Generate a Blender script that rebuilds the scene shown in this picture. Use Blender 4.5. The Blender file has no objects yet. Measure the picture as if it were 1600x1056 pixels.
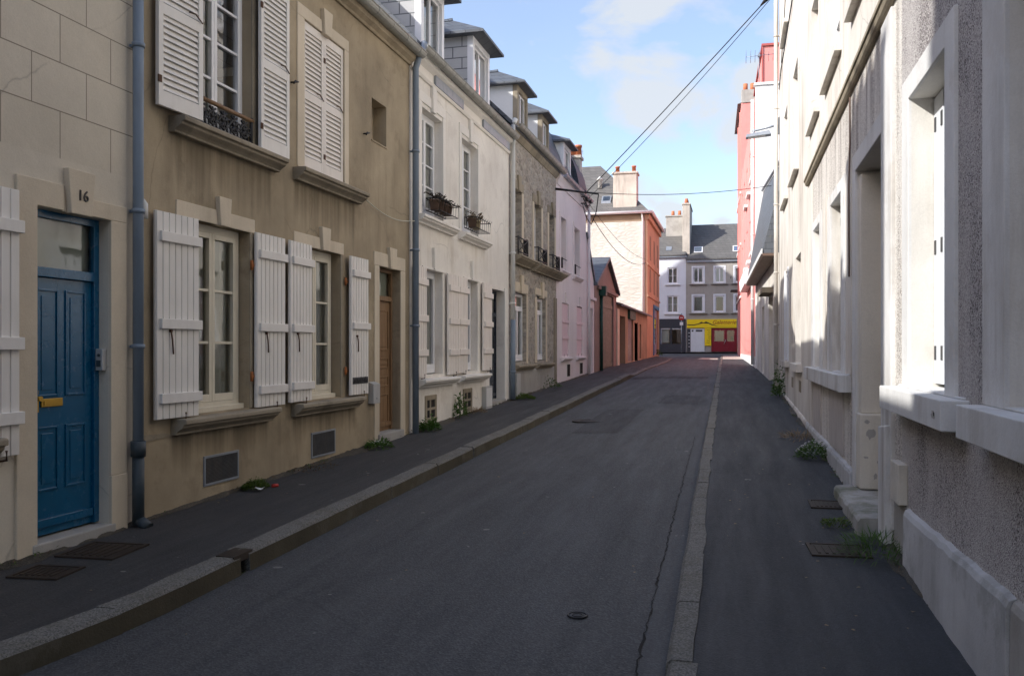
import bpy, bmesh, math, random
from mathutils import Vector, Matrix
R_ = random.Random(7)
scene = bpy.context.scene
C = scene.collection
WPOS = {}

# ------------------------------------------------------------------ frames
class Fr:
    """a wall frame: a runs along the wall, z up, d out of the wall"""
    def __init__(s, o, di):
        s.o = Vector((o[0], o[1], 0)); d = Vector((di[0], di[1], 0)).normalized(); s.t = d
        s.n = None
    def setn(s, n): s.n = Vector((n[0], n[1], 0)).normalized(); return s
    def P(s, a, z, d=0.0):
        v = s.o + s.t * a + s.n * d
        return Vector((v.x, v.y, z))
UL = -4.77
FL = Fr((UL, 0), (0, 1)).setn((1, 0))
FR = Fr((1.12, 0), (0, 1)).setn((-1, 0))
FE = Fr((0, 72), (1, 0)).setn((0, -1))
_rd = Vector((-0.67, 29.8)).normalized()
FA = Fr((1.10, 23.0), (_rd.x, _rd.y)).setn((-_rd.y, _rd.x))

def g(s):
    return .0255 * s if s < 35 else .8925 + (min(s, 90) - 35) * .0125
def ukr(s):                       # right kerb, road edge
    P = [(-20, -.15), (4, -.30), (8, -.36), (17, -.44), (28, -.53), (46, -.68), (60, -.8)]
    for (a, b), (c, d) in zip(P, P[1:]):
        if s <= c: return b + (d - b) * (s - a) / (c - a)
    return P[-1][1]
def ukl(s):                       # left kerb, road edge
    P = [(-20, -3.8), (3.2, -3.56), (4.4, -3.37), (46, -3.36), (52, -3.5), (56, -4.3), (58, -5.6)]
    for (a, b), (c, d) in zip(P, P[1:]):
        if s <= c: return b + (d - b) * (s - a) / (c - a)
    return P[-1][1]
def drop(s): return .085 * min(1, max(0, (s - 29.2) / 1.2))
def lin(c): return tuple((x / 255 / 12.92 if x <= 10 else ((x / 255 + .055) / 1.055) ** 2.4) for x in c)

# ------------------------------------------------------------------ mesh builder
class MB:
    def __init__(s): s.bm = bmesh.new()
    def face(s, pts):
        vs = [s.bm.verts.new(p) for p in pts]
        return s.bm.faces.new(vs)
    def hexa(s, p):
        v = [s.bm.verts.new(q) for q in p]
        for f in ((0, 1, 2, 3), (7, 6, 5, 4), (0, 4, 5, 1), (1, 5, 6, 2), (2, 6, 7, 3), (3, 7, 4, 0)):
            s.bm.faces.new([v[i] for i in f])
        return s
    def box(s, fr, a0, a1, z0, z1, d0, d1):
        P = fr.P
        return s.hexa([P(a0, z0, d0), P(a1, z0, d0), P(a1, z0, d1), P(a0, z0, d1),
                       P(a0, z1, d0), P(a1, z1, d0), P(a1, z1, d1), P(a0, z1, d1)])
    def prism(s, A, B):
        a = [s.bm.verts.new(p) for p in A]; b = [s.bm.verts.new(p) for p in B]; n = len(a)
        s.bm.faces.new(a); s.bm.faces.new(b[::-1])
        for i in range(n): s.bm.faces.new([a[i], b[i], b[(i + 1) % n], a[(i + 1) % n]])
        return s
    def ext(s, fr, prof, a0, a1, inset=0.0):      # profile (d,z) along a
        return s.prism([fr.P(a0 + (inset if 0 else 0), z, d) for d, z in prof], [fr.P(a1, z, d) for d, z in prof])
    def extd(s, fr, prof, d0, d1):                # profile (a,z) along d
        return s.prism([fr.P(a, z, d0) for a, z in prof], [fr.P(a, z, d1) for a, z in prof])
    def tube(s, pts, r, n=8, caps=True):
        pts = [Vector(p) for p in pts]; rings = []
        for i, p in enumerate(pts):
            t = (pts[min(i + 1, len(pts) - 1)] - pts[max(i - 1, 0)]).normalized()
            up = Vector((0, 0, 1)) if abs(t.z) < .95 else Vector((1, 0, 0))
            x = t.cross(up).normalized(); y = t.cross(x)
            rr = r[i] if isinstance(r, (list, tuple)) else r
            rings.append([s.bm.verts.new(p + (x * math.cos(k * 2 * math.pi / n) + y * math.sin(k * 2 * math.pi / n)) * rr) for k in range(n)])
        for A, B in zip(rings, rings[1:]):
            for k in range(n):
                f = s.bm.faces.new([A[k], A[(k + 1) % n], B[(k + 1) % n], B[k]]); f.smooth = True
        if caps:
            s.bm.faces.new(rings[0][::-1]); s.bm.faces.new(rings[-1])
        return s
    def ring(s, c, ax, r, w, n=18, m=6):
        ax = Vector(ax).normalized(); x = ax.cross(Vector((0, 0, 1)))
        x = x.normalized() if x.length > .01 else Vector((1, 0, 0)); y = ax.cross(x)
        pts = [Vector(c) + (x * math.cos(k * 2 * math.pi / n) + y * math.sin(k * 2 * math.pi / n)) * r for k in range(n + 1)]
        return s.tube(pts, w, m)
    def leaf(s, p, d, up, L, W):
        d = d.normalized(); x = d.cross(up)
        if x.length < .01: x = Vector((1, 0, 0))
        x.normalize(); nrm = x.cross(d).normalized()
        pts = [p, p + d * L * .45 + x * W * .5 + nrm * L * .06, p + d * L - nrm * L * .1, p + d * L * .45 - x * W * .5 + nrm * L * .06]
        s.face(pts)
    def out(s, name, mat, parent=None, bev=0, label=None, kind=None, norm=True):
        bm = s.bm
        if norm: bmesh.ops.recalc_face_normals(bm, faces=bm.faces)
        me = bpy.data.meshes.new(name); bm.to_mesh(me); bm.free()
        if not isinstance(mat, (list, tuple)): mat = [mat]
        for m in mat: me.materials.append(m)
        o = bpy.data.objects.new(name, me); C.objects.link(o)
        if parent is not None:
            o.parent = parent
            o.matrix_parent_inverse = Matrix.Translation(-WPOS.get(parent.name, Vector((0, 0, 0))))
        if bev:
            b = o.modifiers.new('edge', 'BEVEL'); b.width = bev; b.segments = 2; b.limit_method = 'ANGLE'
        if label: o['label'] = label
        if kind: o['kind'] = kind
        return o
def thing(name, label, cat, loc, group=None):
    o = bpy.data.objects.new(name, None); C.objects.link(o); o.location = loc; o.empty_display_size = .2
    o['label'] = label; o['category'] = cat
    if group: o['group'] = group
    WPOS[o.name] = Vector(loc)
    return o
def tag(o, label, cat, group=None):
    o['label'] = label; o['category'] = cat
    if group: o['group'] = group
    return o

# ------------------------------------------------------------------ materials
class NT:
    def __init__(s, name):
        s.m = bpy.data.materials.new(name); s.m.use_nodes = True
        s.t = s.m.node_tree; s.t.nodes.clear()
        s.o = s.t.nodes.new('ShaderNodeOutputMaterial')
        s.co = s.t.nodes.new('ShaderNodeTexCoord').outputs['Object']
    def n(s, ty, **kw):
        nd = s.t.nodes.new('ShaderNode' + ty)
        for k, v in kw.items():
            if k.startswith('_'): setattr(nd, k[1:], v)
            else: s.set(nd, k.replace('__', ' '), v)
        return nd
    def set(s, nd, k, v):
        sock = nd.inputs[int(k[1:])] if (k[0] == 'i' and k[1:].isdigit()) else nd.inputs[k]
        if isinstance(v, bpy.types.NodeSocket): s.t.links.new(v, sock)
        else: sock.default_value = (v if not (isinstance(v, tuple) and len(v) == 3 and sock.type == 'RGBA') else v + (1,))
    def map(s, sc=(1, 1, 1), loc=(0, 0, 0), src=None):
        return s.n('Mapping', Vector=src or s.co, Scale=sc, Location=loc).outputs[0]
    def noise(s, scale, detail=4, rough=.6, vec=None, dist=0):
        return s.n('TexNoise', Vector=vec or s.co, Scale=scale, Detail=detail, Roughness=rough, Distortion=dist).outputs[0]
    def ramp(s, fac, *stops):
        nd = s.n('ValToRGB', Fac=fac); e = nd.color_ramp.elements
        while len(e) < len(stops): e.new(.5)
        for q, (p, c) in zip(e, stops):
            q.position = p; q.color = (c, c, c, 1) if isinstance(c, (int, float)) else tuple(c) + (1,)
        return nd.outputs[0]
    def mix(s, fac, a, b, mode='MIX'):
        nd = s.n('MixRGB', Fac=fac, Color1=a, Color2=b, _blend_type=mode); return nd.outputs[0]
    def math(s, op, a, b=0.0):
        return s.n('Math', i0=a, i1=b, _operation=op).outputs[0]
    def bump(s, h, strength=.3, dist=.01, nrm=None):
        nd = s.n('Bump', Height=h, Strength=strength, Distance=dist)
        if nrm: s.set(nd, 'Normal', nrm)
        return nd.outputs[0]
    def bsdf(s, col, rough=.8, normal=None, metal=0.0, spec=.3):
        nd = s.n('BsdfPrincipled', Base__Color=col, Roughness=rough, Metallic=metal)
        nd.inputs['Specular IOR Level'].default_value = spec
        if normal: s.set(nd, 'Normal', normal)
        s.t.links.new(nd.outputs[0], s.o.inputs[0]); return s.m
    def sz(s):      # (along-street, height) plane coords
        x = s.n('SeparateXYZ', Vector=s.co)
        return x.outputs

def plaster(name, c, var=.16, streak=None, samt=.5, slo=.5, shi=.75, bump=.35, bs=90, rough=.9, grain=.12, patch=None, pamt=.5, extra=None, crack=0):
    t = NT(name)
    big = t.noise(.9, 5, .62)
    dk = tuple(x * (1 - var) for x in c); lt = tuple(min(.9, x * (1 + var * .7)) for x in c)
    col = t.mix(t.ramp(big, (.3, 0), (.7, 1)), dk, lt)
    if patch:
        pm = t.ramp(t.noise(1.7, 8, .68, t.map(loc=(3.1, 7, 2))), (.54, 0), (.62, 1))
        col = t.mix(t.math('MULTIPLY', pm, pamt), col, patch)
    if streak:
        st = t.noise(1.0, 6, .7, t.map((3.3, 3.3, .33)))
        st2 = t.noise(1.0, 5, .6, t.map((.5, .5, .35), (4, 1, 2)))
        m = t.math('MULTIPLY', t.ramp(st, (slo, 0), (shi, 1)), t.ramp(st2, (.42, 0), (.62, 1)))
        col = t.mix(t.math('MULTIPLY', m, samt), col, streak)
    if extra: col = extra(t, col)
    if crack:
        cv = t.mix(.22, t.co, t.n('TexNoise', Vector=t.co, Scale=1.8, Detail=5.0).outputs['Color'])
        ce = t.n('TexVoronoi', Vector=t.map((.75, .75, .6), (3, 1, crack), cv), Scale=1.0, _feature='DISTANCE_TO_EDGE').outputs['Distance']
        cm = t.math('MULTIPLY', t.ramp(ce, (.0015, 1), (.0045, 0)), t.ramp(t.noise(.8, 3, .5, t.map(loc=(crack, 4, 4))), (.5, 0), (.56, 1)))
        col = t.mix(t.math('MULTIPLY', cm, .4), col, tuple(q * .3 for q in c))
    fine = t.noise(bs, 3, .7)
    col = t.mix(t.math('MULTIPLY', t.ramp(fine, (.35, 1), (.6, 0)), grain), col, tuple(x * .45 for x in c))
    nb = t.bump(fine, bump, .006)
    nb = t.bump(t.noise(6, 5, .6), .35, .02, nb)
    return t.bsdf(col, rough, nb)

def paint(name, c, rough=.45, dirt=.12, dcol=(.25, .2, .14), bump=.1, metal=0, spec=.4):
    t = NT(name)
    m = t.ramp(t.noise(3, 7, .7, t.map((2, 2, .6))), (.45, 0), (.8, 1))
    col = t.mix(t.math('MULTIPLY', m, dirt * 2.5), c, tuple(.5 * x + .5 * y * .6 for x, y in zip(c, dcol)))
    sp = t.ramp(t.noise(22, 6, .75), (.66, 0), (.73, 1))
    col = t.mix(t.math('MULTIPLY', sp, dirt * 2), col, dcol)
    nb = t.bump(t.noise(40, 4, .6), bump, .004)
    return t.bsdf(col, t.ramp(t.noise(9, 4), (.3, rough * .8), (.7, min(1, rough * 1.3))), nb, metal, spec)

M = {}
def ashlar_extra(t, col):
    x = t.sz(); v = t.n('CombineXYZ', X=x['Y'], Y=x['Z']).outputs[0]
    v = t.map((1, 1, 1), (.0, .215, 0), v)
    b = t.n('TexBrick', Vector=v, Color1=(1, 1, 1), Color2=(.93, .92, .9), Mortar=(.0, .0, .0), Scale=1.0)
    b.inputs['Mortar Size'].default_value = .005; b.inputs['Brick Width'].default_value = .53; b.inputs['Row Height'].default_value = .355
    b.inputs['Mortar Smooth'].default_value = .3
    hi = t.ramp(t.math('SUBTRACT', x['Z'], 2.0), (.985, 0), (.995, 1))
    f = t.math('MULTIPLY', b.outputs['Fac'], hi)
    c2 = t.mix(.7, col, t.mix(1, col, b.outputs['Color'], 'MULTIPLY'))
    col = t.mix(hi, col, t.mix(b.outputs['Fac'], c2, col))
    return t.mix(t.math('MULTIPLY', f, .75), col, tuple(lin((100, 88, 72))))
M['ashlar'] = plaster('cream_ashlar_render', (.68, .61, .50), .12, (.42, .35, .26), .45, bump=.2, crack=9.0, extra=ashlar_extra)
M['trim'] = plaster('cream_stone_trim', (.66, .57, .44), .16, (.34, .27, .18), .5, bump=.25)
M['trim_grey'] = plaster('worn_grey_stone', (.34, .29, .215), .3, (.12, .1, .075), .8, bump=.5, patch=(.16, .14, .11))
def sill_runs(t, col):
    x = t.sz()
    def below(zt, ln, off):
        k = t.math('DIVIDE', t.math('SUBTRACT', zt, x['Z']), ln)
        wob = t.noise(1, 3, .6, t.map((7, 7, .2), (off, 0, 0)))
        k = t.math('ADD', k, t.math('MULTIPLY', t.math('SUBTRACT', wob, .5), 1.5))
        up = t.ramp(t.math('SUBTRACT', x['Z'], zt - 1), (.985, 1), (.999, 0))
        return t.math('MULTIPLY', t.ramp(k, (.0, 1), (.75, 0)), up)
    def span(a, b):
        return t.math('MULTIPLY', t.ramp(t.math('SUBTRACT', x['Y'], a), (0, 0), (.06, 1)), t.ramp(t.math('SUBTRACT', b, x['Y']), (0, 0), (.06, 1)))
    m1 = t.math('MULTIPLY', below(3.52, .75, 2), t.math('MAXIMUM', span(6.55, 8.3), span(8.75, 10.4)))
    m2 = t.math('MULTIPLY', below(.86, .45, 5), t.math('MAXIMUM', span(6.55, 8.25), span(8.7, 10.4)))
    m = t.math('MAXIMUM', m1, m2)
    return t.mix(t.math('MULTIPLY', m, .75), col, (.09, .07, .045))
M['brown'] = plaster('brown_roughcast', (.41, .335, .23), .24, (.17, .132, .088), .62, .44, .68, bump=.5, bs=130, crack=2.0, patch=(.27, .215, .145), pamt=.55, extra=sill_runs)
M['white'] = plaster('offwhite_render', (.84, .79, .72), .12, (.46, .38, .28), .75, bump=.25, crack=5.0, patch=(.62, .56, .5), pamt=.35)
M['white_trim'] = plaster('offwhite_trim', (.84, .80, .74), .08, (.5, .42, .3), .4, bump=.15)
M['pink'] = plaster('pale_pink_render', (.86, .76, .755), .07, (.55, .42, .40), .4, bump=.2)
M['cheek'] = plaster('white_dormer_render', (.82, .82, .8), .05, (.6, .6, .6), .3, bump=.1)
M['cream'] = plaster('cream_right_render', (.70, .665, .605), .14, (.33, .27, .215), .9, .44, .63, bump=.25, crack=7.0, patch=(.7, .66, .6), pamt=.4)
M['band'] = plaster('white_painted_band', (.69, .685, .67), .14, (.31, .27, .22), .9, .46, .65, bump=.25, patch=(.55, .52, .48), pamt=.5)
M['plinth'] = plaster('whitewashed_plinth', (.56, .56, .56), .3, (.2, .19, .17), .8, .48, .7, bump=.4, patch=(.3, .3, .28), pamt=.55)
M['garage'] = plaster('dusky_red_render', (.31, .215, .18), .2, (.15, .1, .08), .5, bump=.4)
M['orange'] = plaster('orange_render', (.33, .25, .17), .24, (.3, .17, .11), .5, bump=.3)
M['terracotta'] = plaster('terracotta_paint', (.50, .315, .205), .16, (.34, .17, .1), .5, bump=.2)
M['coral'] = plaster('coral_render', (.74, .30, .275), .08, (.5, .2, .18), .3, bump=.15)
M['gwhite'] = plaster('white_gable_render', (.8, .8, .79), .05, (.5, .48, .46), .4, bump=.15)
M['grey'] = plaster('grey_render', (.38, .355, .32), .14, (.2, .18, .16), .6, bump=.2)
M['bluewhite'] = plaster('bluish_white_render', (.72, .74, .78), .06, (.5, .5, .5), .3, bump=.15)
M['concrete'] = plaster('grey_concrete', (.42, .40, .37), .2, (.2, .18, .16), .6, bump=.4, patch=(.3, .28, .25))
M['chim'] = plaster('chimney_render', (.55, .5, .43), .2, (.2, .17, .14), .8, .45, .65, bump=.4)
M['rgrime'] = plaster('grimy_white_reveal', (.70, .675, .625), .14, (.33, .28, .22), .9, .45, .64, bump=.25, patch=(.6, .56, .5), pamt=.5)
M['step'] = plaster('worn_step_stone', (.40, .385, .36), .35, (.14, .15, .09), .7, .45, .65, bump=.8, bs=40, patch=(.15, .16, .1), pamt=.7)
M['stucco_in'] = plaster('worn_door_jamb', (.68, .635, .55), .08, (.4, .35, .28), .5, bump=.2, patch=(.36, .35, .33), pamt=.25)

t = NT('pebbledash')
v = t.n('TexVoronoi', Vector=t.co, Scale=140.0).outputs
rnd = t.n('SeparateColor', Color=v['Color']).outputs[0]
big = t.noise(1.3, 6, .65, t.map((1.4, 1.4, .6)))
k = t.math('ADD', rnd, t.math('MULTIPLY', t.math('SUBTRACT', big, .5), 1.6))
col = t.ramp(k, (.2, (.62, .59, .565)), (.6, (.49, .455, .44)), (.92, (.30, .265, .26)), (1.25, (.11, .092, .092)))
M['pebble'] = t.bsdf(col, .9, t.bump(v['Distance'], .9, .008))
t = NT('pale_pebbledash')
v = t.n('TexVoronoi', Vector=t.co, Scale=140.0).outputs
rnd = t.n('SeparateColor', Color=v['Color']).outputs[0]
big = t.noise(1.6, 7, .7, t.map((3.4, 3.4, .28)))
k = t.math('ADD', rnd, t.math('MULTIPLY', t.math('SUBTRACT', big, .5), 2.2))
col = t.ramp(k, (.25, (.76, .73, .68)), (.65, (.65, .61, .56)), (.95, (.42, .375, .335)), (1.25, (.20, .17, .15)))
x = t.sz()
dr = t.ramp(t.noise(1, 6, .7, t.map((5.5, 5.5, .22), (2, 2, 1))), (.46, 0), (.66, 1))
zm = t.ramp(t.math('SUBTRACT', x['Z'], 3.15), (.02, 0), (.75, 1))
col = t.mix(t.math('MULTIPLY', t.math('MULTIPLY', dr, zm), .72), col, (.17, .135, .115))
M['pebble_pale'] = t.bsdf(col, .9, t.bump(v['Distance'], .8, .007))

t = NT('rubble_stone')
x = t.sz(); vv = t.n('CombineXYZ', X=t.math('ADD', x['Y'], x['X']), Y=x['Z']).outputs[0]
wob = t.n('TexNoise', Vector=vv, Scale=2.5, Detail=3.0).outputs['Color']
vm = t.n('Mapping', Vector=t.mix(.12, vv, wob), Scale=(6.0, 12.5, 1)).outputs[0]
vo = t.n('TexVoronoi', Vector=vm, Scale=1.0)
ve = t.n('TexVoronoi', Vector=vm, Scale=1.0, _feature='DISTANCE_TO_EDGE').outputs['Distance']
rn = t.n('SeparateColor', Color=vo.outputs['Color']).outputs[0]
sc = t.ramp(rn, (0, (.25, .22, .19)), (.35, (.42, .37, .31)), (.7, (.33, .31, .285)), (1, (.52, .47, .39)))
sc = t.mix(t.math('MULTIPLY', t.ramp(t.noise(14, 6, .7), (.35, 0), (.7, 1)), .5), sc, (.1, .085, .07))
col = t.mix(t.math('MULTIPLY', t.ramp(ve, (.03, 1), (.16, 0)), t.ramp(t.noise(2.2, 5, .6), (.35, .25), (.7, .9))), sc, (.46, .41, .345))
M['rubble'] = t.bsdf(col, .95, t.bump(ve, .8, .03, t.bump(t.noise(30, 5, .7), .5, .01)))

t = NT('cream_coursed_stone')
x = t.sz(); vv = t.n('CombineXYZ', X=x['X'], Y=x['Z']).outputs[0]
vm = t.n('Mapping', Vector=t.mix(.1, vv, t.n('TexNoise', Vector=vv, Scale=2.0).outputs['Color']), Scale=(2.4, 6.0, 1)).outputs[0]
ve = t.n('TexVoronoi', Vector=vm, Scale=1.0, _feature='DISTANCE_TO_EDGE').outputs['Distance']
col = t.mix(t.ramp(t.noise(.8, 6, .6), (.35, 0), (.7, 1)), (.53, .515, .46), (.63, .615, .56))
col = t.mix(t.math('MULTIPLY', t.ramp(ve, (.02, 1), (.07, 0)), t.ramp(t.noise(1.2, 4), (.4, .1), (.68, .5))), col, (.42, .37, .28))
M['gablestone'] = t.bsdf(col, .95, t.bump(ve, .8, .05))

def slate(name, c, plane='roof', w=.3, h=.16, bright=.25, mort=(.02, .02, .025), ms=.006):
    t = NT(name); x = t.sz()
    hgt = x['Z']
    al = t.math('ADD', x['Y'], x['X'])
    vv = t.n('CombineXYZ', X=al, Y=hgt).outputs[0]
    b = t.n('TexBrick', Vector=vv, Color1=tuple(c), Color2=tuple(q * (1 + bright) for q in c), Mortar=mort, Scale=1.0)
    b.inputs['Mortar Size'].default_value = ms; b.inputs['Brick Width'].default_value = w; b.inputs['Row Height'].default_value = h
    col = t.mix(t.ramp(t.noise(1.5, 7, .7), (.4, 0), (.75, .6)), b.outputs['Color'], tuple(q * .7 + .02 for q in c))
    li = t.ramp(t.noise(5, 7, .75), (.62, 0), (.72, .5))
    col = t.mix(li, col, (.22, .2, .12))
    return t.bsdf(col, .55, t.bump(b.outputs['Fac'], -.4, .01, t.bump(t.noise(25, 4), .3, .006)))
M['slate'] = slate('slate_roof', (.105, .115, .13))
M['shaded_slate'] = slate('shaded_mansard_slate', (.04, .05, .07))  # slate darkened so its colour carries the shade on the mansard end
M['slate_far'] = slate('weathered_slate', (.125, .12, .112), w=.35, h=.22)
M['tiles'] = slate('slate_hung_cheek', (.50, .50, .495), w=.38, h=.215, bright=.08, mort=(.09, .1, .11), ms=.011)
M['zinc'] = paint('zinc', (.30, .33, .37), .4, .2, (.12, .12, .11), metal=.35)
M['zincgreen'] = paint('aged_zinc_gutter', (.36, .36, .33), .5, .3, (.17, .15, .1), metal=.2)
M['pipeblue'] = paint('painted_bluegrey_pipe', (.20, .25, .31), .45, .25, (.12, .10, .08))
M['iron_dk'] = paint('dark_green_iron', (.035, .05, .06), .5, .2)
M['iron'] = paint('black_iron', (.018, .018, .02), .5, .2, (.1, .05, .03))
M['rust'] = paint('rusty_iron', (.10, .05, .028), .8, .5, (.06, .03, .02))
M['shutter'] = paint('white_shutter_paint', (.80, .765, .715), .5, .13, (.40, .33, .24))
M['shutter2'] = paint('cream_shutter_paint', (.80, .745, .68), .5, .15, (.35, .25, .15))
M['shutgrey'] = paint('grey_white_shutter', (.66, .68, .71), .5, .12)
M['frame'] = paint('cream_window_paint', (.72, .66, .53), .5, .14, (.35, .25, .14))
M['framew'] = paint('white_window_paint', (.8, .8, .81), .4, .05)
M['bluedoor'] = paint('glossy_blue_paint', (.002, .094, .20), .24, .03, (.002, .05, .12), spec=.6)
M['darkdoor'] = paint('navy_door_paint', (.025, .033, .05), .3, .1)
M['brass'] = paint('brass', (.60, .36, .06), .35, .2, (.2, .1, .02), metal=.6)
M['rusthinge'] = paint('orange_rust', (.38, .13, .04), .8, .5, (.08, .04, .02))
M['steel'] = paint('brushed_steel', (.42, .42, .42), .35, .1, metal=.8)
M['plastic'] = paint('grey_plastic', (.45, .45, .44), .5, .2)
M['plasticw'] = paint('white_plastic', (.72, .72, .70), .5, .12)
M['rubber'] = paint('black_cable', (.012, .012, .014), .6, .05)
M['greengar'] = paint('olive_garage_paint', (.16, .15, .105), .6, .2)
M['greendk'] = paint('dark_green_paint', (.01, .06, .045), .5, .1)
M['brownpaint'] = paint('brown_door_paint', (.15, .095, .07), .6, .2)
M['roller'] = paint('grey_roller', (.18, .16, .16), .5, .15)
M['bluepaint'] = paint('blue_shopfront_paint', (.03, .16, .34), .4, .1)
M['lilac'] = paint('lilac_shopfront', (.36, .28, .36), .5, .1)
M['yellow'] = paint('yellow_sign', (.85, .62, .01), .4, .03, (.5, .35, .02))
M['redpaint'] = paint('dark_red_paint', (.20, .005, .018), .35, .08)
M['charcoal'] = paint('charcoal_shopfront', (.035, .038, .05), .5, .1)
M['signred'] = paint('sign_red', (.45, .03, .02), .4, .05)
M['brick'] = paint('faded_red_trim', (.42, .10, .09), .6, .1)
M['redbrown'] = paint('red_lettering', (.30, .02, .01), .5, .05)
M['signwhite'] = paint('sign_white', (.75, .75, .75), .4, .05)
M['pot'] = paint('terracotta_pot', (.52, .17, .08), .8, .25)
M['potcream'] = paint('buff_pot', (.5, .42, .27), .8, .2)
M['dark'] = paint('dark_void', (.012, .011, .01), .9, .05)
M['mesh'] = paint('vent_mesh', (.06, .062, .066), .7, .3)
M['board'] = paint('painted_timber', (.50, .46, .43), .7, .25, (.2, .17, .15))
t = NT('varnished_wood')
wv = t.noise(1, 6, .65, t.map((40, 40, 2.2)), .6)
col = t.ramp(wv, (.3, (.17, .095, .045)), (.7, (.30, .185, .10)))
M['wood'] = t.bsdf(col, .5, t.bump(wv, .2, .004))
def cloth(name, c):
    t = NT(name)
    return t.bsdf(t.mix(t.noise(12, 4), tuple(q * .85 for q in c), c), .95)
M['curtain'] = cloth('sheer_curtain', (.62, .60, .50)); M['curtainw'] = cloth('white_curtain', (.72, .72, .72)); M['curtaing'] = cloth('grey_curtain', (.46, .46, .42))
M['curtainr'] = cloth('maroon_curtain', (.07, .015, .02)); M['film'] = cloth('etched_film', (.48, .50, .42))
t = NT('window_glass')
fr_ = t.n('Fresnel', IOR=1.5).outputs[0]
f2 = t.math('ADD', t.math('MULTIPLY', fr_, 1.6), .03)
tr = t.n('BsdfTransparent', Color=(.86, .9, .88)); gl = t.n('BsdfGlossy', Color=(.95, .95, .95), Roughness=.03)
nb = t.bump(t.noise(2.2, 2), .12, .02); t.set(gl, 'Normal', nb)
mx = t.n('MixShader', Fac=f2); t.t.links.new(tr.outputs[0], mx.inputs[1]); t.t.links.new(gl.outputs[0], mx.inputs[2])
t.t.links.new(mx.outputs[0], t.o.inputs[0]); M['glass'] = t.m

def asphalt(name, c, sp=.6, patch=.14, tint=(1, 1, 1)):
    t = NT(name)
    v = t.n('TexVoronoi', Vector=t.co, Scale=95.0).outputs
    rn = t.n('SeparateColor', Color=v['Color']).outputs[0]
    big = t.noise(.55, 6, .65); mid = t.noise(2.2, 7, .7, t.map((2.2, .22, 1)))
    col = t.mix(t.ramp(big, (.3, 0), (.7, 1)), tuple(q * (1 - patch) for q in c), tuple(q * (1 + patch) for q in c))
    col = t.mix(t.ramp(mid, (.4, 0), (.75, .5)), col, tuple(q * .75 for q in c))
    col = t.mix(t.ramp(rn, (.5, 0), (1, sp)), col, tuple(min(.5, q * 2.0) for q in c))
    col = t.mix(t.ramp(rn, (0, sp * .8), (.35, 0)), col, tuple(q * .45 for q in c))
    cv = t.mix(.3, t.co, t.n('TexNoise', Vector=t.co, Scale=1.5, Detail=6.0).outputs['Color'])
    ce = t.n('TexVoronoi', Vector=t.map((.5, .28, 1), (1, 2, 0), cv), Scale=1.0, _feature='DISTANCE_TO_EDGE').outputs['Distance']
    cm = t.math('MULTIPLY', t.ramp(ce, (.001, 1), (.0035, 0)), t.ramp(t.noise(.5, 3, .5), (.48, 0), (.56, 1)))
    col = t.mix(t.math('MULTIPLY', cm, .4), col, tuple(q * .3 for q in c))
    oil = t.ramp(t.noise(1.1, 5, .6, t.map((1, .6, 1), (9, 3, 0))), (.62, 0), (.74, .45))
    col = t.mix(oil, col, tuple(q * .5 for q in c))
    fl = t.ramp(t.noise(7, 2, .4, t.map((1, 1, 1), (5, 3, 1))), (.76, 0), (.775, .75))
    col = t.mix(fl, col, (.25, .24, .22))
    return t.bsdf(col, t.ramp(mid, (.3, .62), (.7, .85)), t.bump(v['Distance'], .6, .005), 0, .4)
M['road'] = asphalt('road_asphalt', (.060, .0605, .0625))
M['road2'] = asphalt('gutter_asphalt', (.066, .067, .070), .35)
M['paveL'] = asphalt('left_pavement_asphalt', (.040, .039, .039), .4)
M['paveR'] = asphalt('right_pavement_asphalt', (.033, .0345, .038), .4)
t = NT('granite_kerb')
v = t.n('TexVoronoi', Vector=t.co, Scale=130.0).outputs; rn = t.n('SeparateColor', Color=v['Color']).outputs[0]
col = t.ramp(rn, (0, (.085, .083, .076)), (.45, (.15, .143, .13)), (1, (.235, .225, .205)))
col = t.mix(t.ramp(t.noise(2.2, 7, .7), (.45, 0), (.75, .7)), col, (.10, .088, .06))
M['kerb'] = t.bsdf(col, .85, t.bump(t.noise(18, 6, .7), .7, .012))
M['kerb_face'] = plaster('mossy_kerb_face', (.085, .073, .048), .35, (.04, .035, .022), .7, bump=.7, bs=60, patch=(.12, .11, .085), pamt=.6)
t = NT('cast_iron_cover')
ck = t.n('TexChecker', Vector=t.map((1, 1, 1)), Scale=38.0).outputs['Fac']
col = t.mix(t.noise(6, 6, .7), (.025, .022, .02), (.06, .04, .026))
M['cover'] = t.bsdf(col, .6, t.bump(ck, .8, .006), .3)
def leafm(name, a, b):
    t = NT(name)
    nd = t.n('BsdfPrincipled', Base__Color=t.mix(t.ramp(t.noise(35, 2), (.35, 0), (.65, 1)), a, b), Roughness=.6)
    tl = t.n('BsdfTranslucent', Color=b); mx = t.n('MixShader', Fac=.3)
    t.t.links.new(nd.outputs[0], mx.inputs[1]); t.t.links.new(tl.outputs[0], mx.inputs[2]); t.t.links.new(mx.outputs[0], t.o.inputs[0]); return t.m
M['leaf'] = leafm('weed_leaf', (.035, .085, .012), (.10, .19, .035)); M['moss'] = leafm('moss', (.05, .085, .01), (.11, .17, .02))
M['dry'] = leafm('dry_plant', (.10, .055, .035), (.16, .12, .06)); M['straw'] = leafm('dry_straw', (.20, .13, .06), (.33, .23, .12))
M['petal'] = cloth('white_petal', (.8, .78, .74)); M['soil'] = asphalt('wall_foot_soil', (.05, .042, .03), .6)
M['darkplant'] = leafm('wilted_plant', (.03, .025, .02), (.07, .05, .03))

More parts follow.
